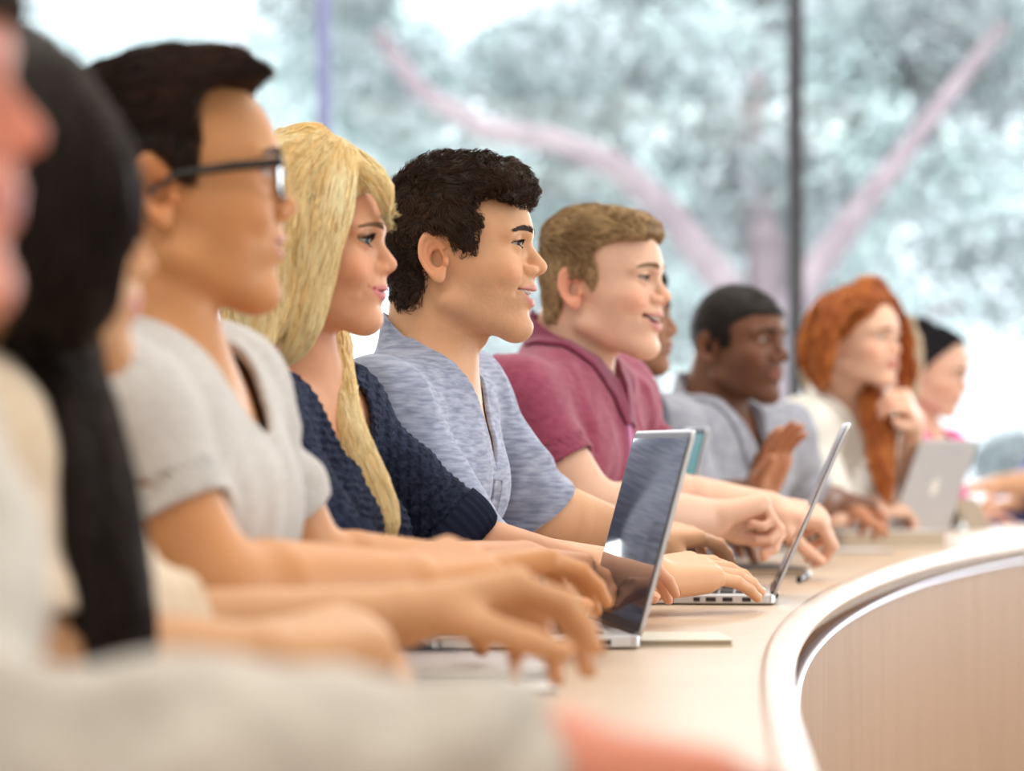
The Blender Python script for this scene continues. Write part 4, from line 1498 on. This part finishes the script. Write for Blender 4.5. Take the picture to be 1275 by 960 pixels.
def ring_cuff(p, i, f0, f1, off, m, ribs=26, name='rib_cuff', amp=0.0016):
    sh, e = p.sh[i], p.arms[i]['e']
    ax = unit(e - sh)
    u = unit(np.cross(ax, [0.1, 0.2, 1])); w = np.cross(ax, u)
    b = p.o['bulk'] * (0.93 if p.fem else 1)
    V, Fq = [], []
    n, mm = ribs * 4, 10
    for j in range(mm + 1):
        t = j / mm; c = sh + (e - sh) * (f0 + (f1 - f0) * t)
        r0 = (0.047 + (0.040 - 0.047) * t) * b + off + 0.004 * math.sin(math.pi * t) + 0.003
        if j == mm: r0 -= 0.006
        for k in range(n):
            a = 2 * math.pi * k / n
            r = r0 + amp * math.cos(ribs * a)
            V.append(c + r * (math.cos(a) * u + math.sin(a) * w))
    for j in range(mm):
        for k in range(n):
            l = (k + 1) % n
            Fq.append([j * n + k, j * n + l, (j + 1) * n + l, (j + 1) * n + k])
    return mesh_np(name, V, np.array(Fq), m, p.root)


def long_hair(p, G, n, col, col2, rad=0.0007, cap=0.012, capmask=None, front=0.09, res=0.003, wav=0.0, strand=0.055, world=False):
    h = p.h
    chains = []
    for pts, r in G:
        q = np.array([W(*a) for a in pts]) if not world else np.array(pts)
        # resample smooth
        t = np.linspace(0, len(q) - 1, (len(q) - 1) * 4 + 1)
        c = np.stack([np.interp(t, range(len(q)), q[:, k]) for k in range(3)], 1)
        for _ in range(4): c[1:-1] = (c[:-2] + 2 * c[1:-1] + c[2:]) / 4
        rs = r * np.concatenate([np.full(len(c) - 5, 1.0), [0.95, 0.85, 0.7, 0.5, 0.25]]) if len(c) > 6 else np.full(len(c), r)
        rs[0] *= 0.6
        chains.append((c, rs))
    segA = np.concatenate([c[:-1] for c, _ in chains]); segB = np.concatenate([c[1:] for c, _ in chains])
    T = segB - segA; T /= np.linalg.norm(T, axis=1, keepdims=True)
    mids = (segA + segB) / 2

    def vol(P):
        L = h.local(P)
        d = np.maximum(h.skull(L) - cap, -L[..., 2] - 0.01 + 0.5 * np.clip(L[..., 0] + .04, 0, 1))
        fr = L[..., 0] - front + 0.9 * np.clip(L[..., 2] * -1 + 0.085, 0, 0.2)
        d = smax(d, fr, 0.008)
        for c, rs in chains:
            ctr = c.mean(0); R = np.linalg.norm(c - ctr, axis=1).max() + 0.09
            d = smin(d, masked(P, ctr, R, lambda Q: chain(Q, c, rs)), 0.010)
        return d + 0.0016 * noise(P, (130, 130, 22)) + 0.001 * noise(P, (240, 240, 40)) + (wav * noise(P, 40) if wav else 0)

    def flow(L):
        P = h.world(L)
        out = np.zeros_like(P)
        for i in range(0, len(P), 4000):
            d2 = ((P[i:i + 4000, None] - mids[None]) ** 2).sum(-1)
            w = np.exp(-d2 / (2 * 0.014 ** 2)) + 1e-12
            out[i:i + 4000] = (w[..., None] * T[None]).sum(1) / w.sum(1)[:, None]
        if wav:
            q = P.astype(F32); out = out + 0.55 * np.stack([noise(q, 26), noise(q + 3, 26), noise(q + 7, 26) * .4], -1)
        return out @ h.M.T
    allp = np.concatenate([c for c, _ in chains] + [h.C[None] + 0.13, h.C[None] - 0.13])
    build_hair(p, vol, flow, n, strand, 7, col, col2, rad, lift=0.05, jit=0.06, lo=allp.min(0) - 0.06, hi=allp.max(0) + 0.06, res=res, base=0.8, off=0.001)


def glasses_man():
    cx, cy, s = 196, 254, 1385.0
    h = Head(W(cx, cy, 2.6), yaw=-13, pitch=2, k=1.0, lid=0.0034, smile=0.5, open=0.003, nose=0.95, nosew=1.1, fat=0.004, jaw=1.04)
    A = [(W(262, 750, 2.40), W(500, 728, 2.58), W(600, 700, 2.66), dict(curl=(0.85, 0.6, 0.35), sc=1.08, N=(-0.15, 0.35, -1))),
         (W(384, 726, 2.82), W(575, 716, 2.92), W(640, 704, 2.96), dict(curl=(0.45, 0.5, 0.3), N=(0, 0, -1)))]
    p = Person('person', 'man with short dark hair and black glasses in a light grey t-shirt', h, SK_TAN,
               W(192, 440, 2.6), pelv(118, 2.6), (W(138, 528, 2.43), W(262, 494, 2.77)), A, res=0.0022, lips=(0.55, 0.22, 0.17), blush=0.18, neck_r=0.057, bulk=1.02, armr=1.12)
    p.build_body(); p.build_eyes(); p.build_brows((0.02, 0.014, 0.01), 1.0); p.build_teeth()
    O = outline_local([(100, 345), (84, 280), (78, 220), (80, 160), (92, 105), (126, 86), (170, 73), (220, 66), (262, 66), (290, 74), (318, 96), (322, 108), (300, 113), (270, 112), (246, 120), (236, 150), (240, 180), (236, 205), (232, 232), (214, 232), (200, 208), (178, 205), (162, 225), (160, 260), (164, 300), (150, 340)], cx, cy, s)

    def vol(P):
        L = h.local(P); z = L[..., 2]
        t = 0.005 + 0.030 * np.clip((z - 0.055) / 0.05, 0, 1) + 0.02 * np.clip((L[..., 0] - 0.04) / 0.05, 0, 1) * (z > 0.06)
        sk = np.minimum(np.minimum(h.skull(L), h.sdf(L, False) + 0.003), p.neck_d(P) + 0.002)
        d = smax(sk - t, poly2d(L[..., 0], z, O), 0.008)
        return d + 0.0018 * noise(P, (60, 160, 160))
    sw = lambda L: np.clip((L[:, 2] - 0.045 + 0.006 * noise(L, 60)) / 0.035, 0, 1)
    flow = lambda L: np.stack([0.05 + 0.95 * sw(L), np.sign(L[:, 1]) * 0.05, -1.0 + 1.18 * sw(L)], -1)
    build_hair(p, vol, flow, int(7000), 0.026, 5, (0.012, 0.008, 0.007), (0.07, 0.032, 0.020), 0.0007, lift=0.12, jit=0.15, res=0.0035, base=0.7)
    # glasses
    gm = MB().tube([h.world((0.113, -0.010, 0.024)), h.world((0.117, 0, 0.026)), h.world((0.113, 0.010, 0.024))], 0.0017, 8).build('glasses', M_GLASSES, p.root, smooth=True)
    for sg in (-1, 1):
        tm = [h.world(q) for q in ((0.103, sg * 0.066, 0.030), (0.06, sg * 0.078, 0.026), (0.01, sg * 0.0795, 0.020), (-0.015, sg * 0.079, 0.004))]
        MB().tube(tm, [0.0046, 0.0046, 0.0034, 0.002], 8).build('temple', M_GLASSES, gm, smooth=True)
    for sg in (-1, 1):
        rim = MB(); ln = MB(); hg = MB()
        pts = []
        for i in range(29):
            a = 2 * math.pi * i / 28
            y = 0.0345 + 0.0255 * (abs(math.cos(a)) ** 0.6) * np.sign(math.cos(a)); z = 0.018 + 0.0175 * (abs(math.sin(a)) ** 0.6) * np.sign(math.sin(a))
            pts.append(h.world((0.1130 - 3.5 * y * y, sg * y, z)))
        rim.tube(pts, 0.0017, 8, cap=False)
        b = len(ln.v); ln.v += [tuple(q) for q in pts[:-1]]; ln.f.append(list(range(b, b + 28)))
        hg.tube([h.world((0.099, sg * 0.0655, 0.0295)), h.world((0.088, sg * 0.0700, 0.0292))], 0.0042, 8)
        rim.build('rim', M_GLASSES, gm, smooth=True); ln.build('lens', M_LENS, gm); hg.build('metal_inlay', M_BRASS, gm, smooth=True)
    m = fabric('grey_marl_jersey', (0.50, 0.485, 0.47), (0.60, 0.585, 0.57), 90, (1, 1, 3), bump=0.2)
    garment(p, 't_shirt', m, off=0.008, sleeve=(0.57, 0.66), sl_off=0.012, neck_r=0.010, vneck=(0.070, 0.080, 0), fold=0.0055, res=0.0032, seed=2.2, flare=0.001)
    trousers(p, M_JEANS)


def polo_man():
    cx, cy, s = 738, 366, 800.0
    h = Head(W(cx, cy, 4.5), yaw=20, pitch=-1, k=1.0, lid=0.0024, smile=1.5, open=0.0085, nose=0.95, fat=0.003, jaw=1.03)
    A = [(W(735, 640, 4.28), W(885, 646, 4.42), W(950, 636, 4.46), dict(curl=(1.1, 1.2, 0.7), N=(0.1, -0.5, -1), thumb=(0.8, 0.3, 0.4), tcurl=.9)),
         (W(828, 630, 4.72), W(955, 634, 4.76), W(1008, 644, 4.76), dict(curl=(1.0, 1.1, 0.7), N=(-0.2, 0.4, -1)))]
    p = Person('person', 'laughing man with short sandy hair in a maroon polo shirt', h, SK_PINK,
               W(708, 450, 4.53), pelv(625, 4.5), (W(640, 505, 4.32), W(762, 495, 4.70)), A, res=0.0022, lips=(0.66, 0.30, 0.27), blush=0.45, neck_r=0.062, bulk=1.06, armr=1.1)
    p.build_body(); p.build_eyes(iris=(0.05, 0.06, 0.07)); p.build_lashes(0.004, col=(.08, .04, .02)); p.build_brows((0.26, 0.15, 0.08), 0.9); p.build_teeth()
    O = outline_local([(690, 398), (680, 370), (674, 340), (671, 310), (676, 285), (692, 268), (716, 259), (745, 257), (775, 260), (800, 266), (815, 276), (819, 292), (812, 300), (790, 300), (768, 306), (757, 318), (762, 335), (762, 352),
                       (756, 360), (746, 352), (736, 347), (722, 350), (714, 366), (712, 385), (704, 402)], cx, cy, s)

    def vol(P):
        L = h.local(P); z = L[..., 2]
        t = 0.008 + 0.012 * np.clip((z - 0.06) / 0.05, 0, 1) + 0.006 * np.clip((L[..., 0] - 0.05) / 0.05, 0, 1) * (z > 0.05)
        sk = np.minimum(np.minimum(h.skull(L), h.sdf(L, False) + 0.003), p.neck_d(P) + 0.002)
        d = smax(sk - t, poly2d(L[..., 0], z, O), 0.008)
        return d + 0.0022 * noise(P, (100, 100, 60))
    sw = lambda L: np.clip((L[:, 2] - 0.030 + 0.008 * noise(L, 60)) / 0.055, 0, 1)
    flow = lambda L: np.stack([0.9 * sw(L), -0.6 * sw(L), -1.0 + 1.1 * sw(L)], -1)
    build_hair(p, vol, flow, int(8000), 0.024, 5, (0.24, 0.135, 0.06), (0.74, 0.53, 0.29), 0.0007, lift=0.15, jit=0.2, res=0.003, base=0.75)
    m = fabric('maroon_pique', (0.26, 0.045, 0.09), (0.33, 0.07, 0.125), 60, (1, 1, 2), bump=0.3)
    garment(p, 'polo_shirt', m, off=0.007, sleeve=(0.60, 0.66), sl_off=0.012, neck_r=0.008, vneck=(0.035, 0.09, 1), fold=0.006, res=0.0032, seed=3.1)
    m3 = fabric('maroon_collar', (0.20, 0.035, 0.075), (0.26, 0.05, 0.10), 60)
    collar(p, m3, width=0.034)
    zt = p.tl + 0.02
    strip_on(p, 'placket', fabric('pink_placket', (0.50, 0.16, 0.36), (0.58, 0.22, 0.44), 40), [(0.0, zt - 0.09), (0.0, zt - 0.36)], 0.018, offs=0.003)
    trousers(p, M_JEANS)


def long_dark_woman():      # near, dark hair over her cheek
    h = Head(W(-12, 318, 2.1), yaw=-14, pitch=0, k=0.95, fem=True, nose=0.9)
    A = [(W(-5, 812, 1.93), W(320, 818, 2.06), W(415, 800, 2.10), dict(curl=(0.8, 0.8, 0.4), sc=1.05, N=(0.1, 0.4, -1))),
         (W(160, 800, 2.20), W(500, 768, 2.28), W(615, 744, 2.32), dict(curl=(0.65, 0.6, 0.35), N=(0.0, -0.35, -1), sc=1.02, thumb=(0.7, 0.5, 0.6), tcurl=0.2))]
    p = Person('person', 'woman with long dark brown hair hiding her cheek, in a cream cardigan', h, (0.68, 0.38, 0.20),
               W(-30, 500, 2.1), pelv(-120, 2.1), (W(-60, 575, 1.95), W(15, 565, 2.24)), A, fem=True, res=0.003, neck_r=0.050)
    p.build_body(); p.build_eyes(iris=(0.03, 0.015, 0.01)); p.build_brows((0.02, 0.012, 0.01))
    G = [([(20, 90, 2.10), (60, 110, 1.99), (105, 200, 1.955), (110, 300, 1.96), (90, 380, 1.98), (60, 410, 2.0)], 0.030),
         ([(10, 90, 2.10), (20, 110, 1.98), (50, 200, 1.95), (50, 300, 1.95), (35, 400, 1.97)], 0.036),
         ([(0, 85, 2.10), (-60, 110, 2.0), (-60, 250, 1.98), (-60, 380, 1.99)], 0.04),
         ([(20, 92, 2.10), (90, 120, 2.03), (135, 200, 2.0), (145, 270, 1.995), (130, 340, 1.99)], 0.020),
         ([(0, 90, 2.12), (-120, 150, 2.12), (-150, 300, 2.12), (-120, 450, 2.10), (-100, 600, 2.1)], 0.05),
         ([(50, 400, 2.12), (64, 480, 2.05), (90, 560, 2.00), (108, 650, 1.98), (120, 740, 1.97), (126, 830, 1.97), (126, 920, 1.97)], 0.038),
         ([(30, 440, 2.12), (40, 500, 2.04), (72, 600, 1.99), (104, 700, 1.97), (112, 900, 1.97)], 0.034)]
    long_hair(p, G, 5000, (0.010, 0.006, 0.005), (0.035, 0.020, 0.016), rad=0.0009, cap=0.016, front=0.086, res=0.004, strand=0.07)
    m = fabric('cream_knit', (0.72, 0.58, 0.42), (0.80, 0.66, 0.50), 60, bump=0.5, bumpd=0.002, fine=220)
    garment(p, 'cardigan', m, off=0.012, sleeve=(0.90, 1.25), sl_off=0.018, neck_r=0.02, vneck=(0.07, 0.2, 1), fold=0.006, res=0.0045, seed=6.2, flare=0.004)
    trousers(p, M_JEANS)


def near_person():          # at the left edge, close to the lens
    h = Head(W(-250, 165, 1.5), yaw=0, pitch=2, k=1.0, nose=1.0)
    A = [(W(-30, 985, 1.36), W(690, 948, 1.47), W(822, 966, 1.49), dict(curl=(0.12, 0.2, 0.15), N=(0.1, -0.1, -1), thumb=(0.6, .6, .25))),
         (W(-90, 960, 1.62), W(400, 960, 1.66), W(480, 985, 1.66), dict())]
    p = Person('person', 'nearest person, only nose and forehead and an arm in a pale grey knitted sleeve showing', h, (0.72, 0.28, 0.19),
               W(-300, 420, 1.5), pelv(-360, 1.5), (W(-260, 640, 1.36), W(-200, 600, 1.68)), A, nails=0, res=0.0035, blush=0.4)
    p.build_body(); p.build_eyes()

    def vol(P):
        L = h.local(P)
        return smax(h.skull(L) - 0.012, 0.055 - L[..., 2] - 0.9 * np.clip(0.05 - L[..., 0], 0, .09), 0.01)
    build_hair(p, vol, lambda L: np.stack([0 * L[:, 0] - .3, 0 * L[:, 0], 0 * L[:, 0] - 1], -1), 1500, 0.03, 5, (0.05, 0.03, 0.02), (0.1, 0.06, 0.04), 0.001, res=0.006)
    m = fabric('pale_grey_knit', (0.50, 0.46, 0.41), (0.62, 0.58, 0.52), 30, bump=0.5, bumpd=0.002, fine=160)
    garment(p, 'knitted_sweater', m, off=0.016, sleeve=(1.97, 1.93), sl_off=0.016, neck_r=0.012, fold=0.006, res=0.0055, seed=7.2)
    trousers(p, M_JEANS)


def half_hidden_woman():    # behind the laughing man
    h = Head(W(762, 408, 5.1), yaw=2, k=0.93, fem=True, nose=0.85)
    A = [(W(760, 660, 5.0), W(860, 668, 5.05), W(905, 668, 5.1), dict()), (W(850, 650, 5.3), W(930, 650, 5.3), W(980, 650, 5.3), dict())]
    p = Person('person', 'dark-skinned woman in profile mostly hidden behind the man in the maroon polo', h, (0.30, 0.14, 0.075),
               W(755, 490, 5.12), pelv(700, 5.1), (W(720, 535, 4.98), W(790, 525, 5.28)), A, fem=True, nails=0, res=0.003, lips=(0.3, .1, .08))
    p.build_body(); p.build_eyes(); p.build_brows((0.01, 0.008, 0.006))
    G = [([(800, 330, 5.1), (825, 350, 5.1), (822, 362, 5.08)], 0.016), ([(780, 325, 5.1), (740, 340, 5.0), (745, 420, 4.98), (780, 480, 4.98), (806, 520, 5.0)], 0.03),
         ([(790, 440, 5.2), (802, 470, 5.15), (812, 505, 5.1), (820, 535, 5.08)], 0.017), ([(770, 322, 5.1), (705, 360, 5.1), (700, 440, 5.1), (720, 520, 5.1)], 0.04)]
    long_hair(p, G, 2500, (0.012, 0.009, 0.008), (0.04, 0.028, 0.022), rad=0.0012, cap=0.014, front=0.085, res=0.005, wav=0.004)
    m = fabric('charcoal_jersey', (0.03, 0.03, 0.05), (0.06, 0.06, 0.09), 50)
    garment(p, 'top', m, off=0.010, sleeve=(0.9, 0.9), sl_off=0.012, neck_r=0.014, vneck=(0.06, 0.09, 0), res=0.005, seed=1.1)
    trousers(p, M_JEANS)


def grey_shirt_man():
    cx, cy, s = 911, 438, 632.0
    h = Head(W(cx, cy, 5.7), yaw=36, pitch=-2, roll=0, k=1.0, lid=0.0031, smile=0.0, nose=0.92, nosew=1.35, lip=1.3, jaw=1.03)
    A = [(W(868, 636, 5.52), W(946, 612, 5.40), W(946, 612, 5.40) + np.array([0.022, -0.060, 0.065]), dict(curl=(0.12, 0.15, 0.1), N=(0.55, -0.8, -0.3), S=(-1.0, -0.4, 0.1), thumb=(0.85, 0.3, 0.2), splay=(0.03, 0.0, -0.02, -0.05), sc=1.05)),
         (W(1000, 628, 5.95), W(1040, 622, 6.05), W(1076, 627, 6.12), dict(curl=(0.55, 0.6, 0.4), N=(0, 0.3, -1)))]
    p = Person('person', 'dark-skinned man with cropped hair in a grey-blue button shirt, one palm raised', h, SK_BROWN,
               W(882, 515, 5.74), pelv(815, 5.80), (W(828, 542, 5.56), W(972, 548, 5.86)), A, nails=0, res=0.0026, lips=(0.26, 0.10, 0.08), palm=(0.55, 0.25, 0.14), blush=0.1, stubble=0.5, neck_r=0.060, bulk=1.05)
    p.build_body(); p.build_eyes(iris=(0.02, .01, .006)); p.build_brows((0.008, 0.006, 0.005), 1.0)

    def vol(P):
        L = h.local(P); x, ay, z = L[..., 0], np.abs(L[..., 1]), L[..., 2]
        lim = np.where(x > 0.02, 0.072 - 0.55 * np.clip(0.075 - x, 0, 0.05) - 0.4 * 0, 0.072 - 0.0275 - 1.6 * (0.02 - x))
        lim = np.maximum(lim, -0.035)
        sb = (ay > 0.05) & (x > 0.012) & (x < 0.040)
        lim = np.where(sb, 0.005, lim)
        d = smax(h.skull(L) - 0.0055 + 0.002 * np.clip(x / .1, 0, 1), lim - z, 0.004)
        return d + 0.0004 * noise(P, 300)
    build_hair(p, vol, lambda L: np.stack([L[:, 0] * 0 + .5, 0 * L[:, 0], 0 * L[:, 0] - .4], -1), int(3000), 0.005, 3, (0.012, 0.008, 0.007), (0.03, 0.02, 0.015), 0.0006, lift=0.3, res=0.003, base=1)
    m = fabric('grey_blue_cotton', (0.26, 0.275, 0.33), (0.36, 0.375, 0.44), 40, bump=0.2)
    garment(p, 'button_shirt', m, off=0.009, sleeve=(0.98, 0.85), sl_off=0.016, neck_r=0.010, vneck=(0.045, 0.09, 1), fold=0.007, res=0.004, seed=5.5)
    collar(p, m, width=0.038, res=0.003)
    zt = p.tl + 0.02
    strip_on(p, 'placket', m, [(0.0, zt - 0.09), (0.0, zt - 0.40)], 0.03, offs=0.003)
    trousers(p, M_JEANS)


def red_woman():
    h = Head(W(1064, 432, 6.4), yaw=40, pitch=-2, k=0.94, fem=True, lid=0.0045, nose=0.9)
    A = [(W(1030, 638, 6.30), W(1085, 632, 6.42), W(1112, 636, 6.45), dict(curl=(0.5, 0.6, 0.4))),
         (W(1132, 640, 6.70), W(1137, 524, 6.38), W(1121, 484, 6.28), dict(curl=(0.9, 1.2, 0.8), N=(-1, -0.3, 0.1), S=(0, -1, 0.2), thumb=(0.6, 0.5, .2)))]
    p = Person('person', 'woman with long wavy red hair in a white blouse resting chin on hand', h, (0.80, 0.50, 0.36),
               W(1042, 505, 6.47), pelv(955, 6.68), (W(1000, 532, 6.32), W(1088, 528, 6.62)), A, fem=True, nails=0, res=0.003, lips=(0.62, 0.22, 0.20), blush=0.3)
    p.build_body(); p.build_eyes(iris=(0.1, 0.1, 0.08)); p.build_brows((0.2, 0.08, 0.03), 0.8)
    G = [([(1085, 372, 6.36), (1045, 378, 6.30), (1028, 410, 6.27), (1022, 450, 6.27), (1030, 475, 6.28)], 0.026),
         ([(1085, 370, 6.40), (1035, 376, 6.36), (1012, 410, 6.35), (1008, 455, 6.36), (1020, 480, 6.37)], 0.028),
         ([(1088, 372, 6.38), (1112, 378, 6.42), (1126, 405, 6.44), (1130, 440, 6.45), (1128, 490, 6.44), (1118, 540, 6.40)], 0.017),
         ([(1085, 370, 6.42), (1070, 380, 6.52), (1060, 430, 6.54), (1075, 490, 6.50)], 0.05),
         ([(1085, 480, 6.44), (1086, 515, 6.36), (1093, 550, 6.33), (1099, 590, 6.31), (1103, 620, 6.30)], 0.026),
         ([(1098, 500, 6.42), (1106, 540, 6.38), (1110, 590, 6.36)], 0.018)]
    long_hair(p, G, 4000, (0.30, 0.065, 0.015), (0.78, 0.29, 0.07), rad=0.0012, cap=0.013, front=0.084, res=0.0045, wav=0.007)
    m = fabric('white_blouse', (0.78, 0.76, 0.70), (0.84, 0.82, 0.77), 30, bump=0.3)
    garment(p, 'blouse', m, off=0.012, sleeve=(0.9, 0.50), sl_off=0.018, neck_r=0.012, vneck=(0.06, 0.14, 1), fold=0.008, res=0.0045, seed=8.5, flare=0.01)
    collar(p, m, width=0.035, res=0.004)
    trousers(p, M_JEANS, 0.26)


def blond_person():
    h = Head(W(1085, 445, 7.4), yaw=30, k=0.94, fem=True)
    A = [(W(1040, 650, 7.3), W(1060, 650, 7.5), W(1080, 650, 7.15), dict()), (W(1110, 650, 7.6), W(1125, 650, 7.5), W(1140, 650, 7.45), dict())]
    p = Person('person', 'blonde person almost wholly hidden behind the red-haired woman', h, SK_PINK,
               W(1078, 510, 7.45), pelv(1030, 7.5), (W(1045, 545, 7.3), W(1112, 540, 7.6)), A, fem=True, nails=0, res=0.004)
    p.build_body(); p.build_eyes()
    G = [([(1090, 388, 7.4), (1130, 400, 7.4), (1140, 440, 7.4), (1138, 495, 7.4)], 0.024), ([(1080, 388, 7.4), (1020, 400, 7.4), (1004, 440, 7.4), (1006, 490, 7.4)], 0.026), ([(1080, 388, 7.4), (1060, 400, 7.5), (1060, 480, 7.5)], 0.06)]
    long_hair(p, G, 1200, (0.55, 0.42, 0.28), (0.85, 0.72, 0.55), rad=0.0015, cap=0.014, res=0.006, wav=0.004)
    garment(p, 'top', fabric('cream_top', (0.7, .66, .6), (0.76, .72, .66), 30), off=0.012, sleeve=(0.9, 0.9), res=0.006)
    trousers(p, M_JEANS, 0.2)


def bun_woman():
    cx, cy = 1152, 468
    h = Head(W(cx, cy, 7.9), yaw=26, pitch=-16, k=1.02, fem=True, lid=0.0015, nose=0.85)
    A = [(W(1128, 640, 7.75), W(1185, 640, 7.85), W(1222, 638, 7.93), dict(curl=(0.3, 0.4, 0.3))),
         (W(1170, 640, 8.2), W(1200, 640, 8.1), W(1225, 642, 8.1), dict())]
    p = Person('person', 'woman with black hair pinned up, looking down, in a bright pink top', h, (0.76, 0.46, 0.34),
               W(1150, 540, 7.93), pelv(1080, 8.05), (W(1115, 572, 7.78), W(1180, 565, 8.1)), A, fem=True, nails=0, res=0.0035)
    p.build_body(); p.build_eyes(); p.build_brows((0.015, 0.01, 0.01))

    def vol(P):
        L = h.local(P); x, z = L[..., 0], L[..., 2]
        lim = np.where(x > 0.0, 0.112 - 1.45 * np.clip(0.070 - x, 0, 0.070) - 0.25 * np.clip(np.abs(L[..., 1]) - 0.02, 0, .05), 0.029 - 1.8 * (0.0 - x))
        d = smax(h.skull(L) - 0.011, np.maximum(lim, -0.04) - z, 0.006)
        d = smin(d, ell(L, (-0.045, 0, 0.115), (0.045, 0.042, 0.034)), 0.01)
        return d + 0.002 * noise(P, 60)
    build_hair(p, vol, lambda L: np.stack([L[:, 0] * 0 - 1, 0 * L[:, 0], 0 * L[:, 0] + .35], -1), 2000, 0.03, 5, (0.008, 0.007, 0.010), (0.03, 0.025, 0.035), 0.001, res=0.004)
    garment(p, 'pink_top', fabric('pink_jersey', (0.75, 0.04, 0.30), (0.82, 0.07, 0.36), 30), off=0.011, sleeve=(0.35, 0.35), sl_off=0.012, neck_r=0.02, vneck=(0.07, 0.07, 0), res=0.005)
    trousers(p, M_JEANS, 0.22)


def edge_person():
    h = Head(W(1370, 452, 8.5), yaw=45, k=1.0)
    A = [(W(1325, 598, 8.4), W(1240, 604, 8.3), W(1212, 608, 8.27), dict()),
         (W(1340, 620, 8.75), W(1262, 626, 8.55), W(1245, 630, 8.5), dict())]
    p = Person('person', 'person beyond the right edge, only a bare forearm and navy sleeve showing', h, SK_LIGHT,
               W(1352, 520, 8.55), pelv(1240, 8.85), (W(1325, 560, 8.4), W(1405, 550, 8.7)), A, nails=0, res=0.004)
    p.build_body(); p.build_eyes()

    def vol(P):
        L = h.local(P)
        return smax(h.skull(L) - 0.010, 0.06 - L[..., 2] - 0.9 * np.clip(0.05 - L[..., 0], 0, .09), 0.01)
    build_hair(p, vol, lambda L: np.stack([0 * L[:, 0] - .3, 0 * L[:, 0], 0 * L[:, 0] - 1], -1), 800, 0.03, 5, (0.05, 0.03, 0.02), (0.1, 0.06, 0.04), 0.001, res=0.006)
    garment(p, 't_shirt', fabric('navy_jersey', (0.06, 0.08, 0.30), (0.09, 0.11, 0.38), 30), off=0.012, sleeve=(0.6, 1.93), sl_off=0.016, res=0.006)
    trousers(p, M_JEANS, 0.2)


PEOPLE = dict(curly=curly_man, blonde=blonde_woman, glasses=glasses_man, polo=polo_man, darkhair=long_dark_woman, near=near_person,
              hidden=half_hidden_woman, shirt=grey_shirt_man, red=red_woman, blond2=blond_person, bun=bun_woman, edge=edge_person)
for k_, f_ in PEOPLE.items():
    f_()
print('TOTAL', round(time.time() - T0, 1))
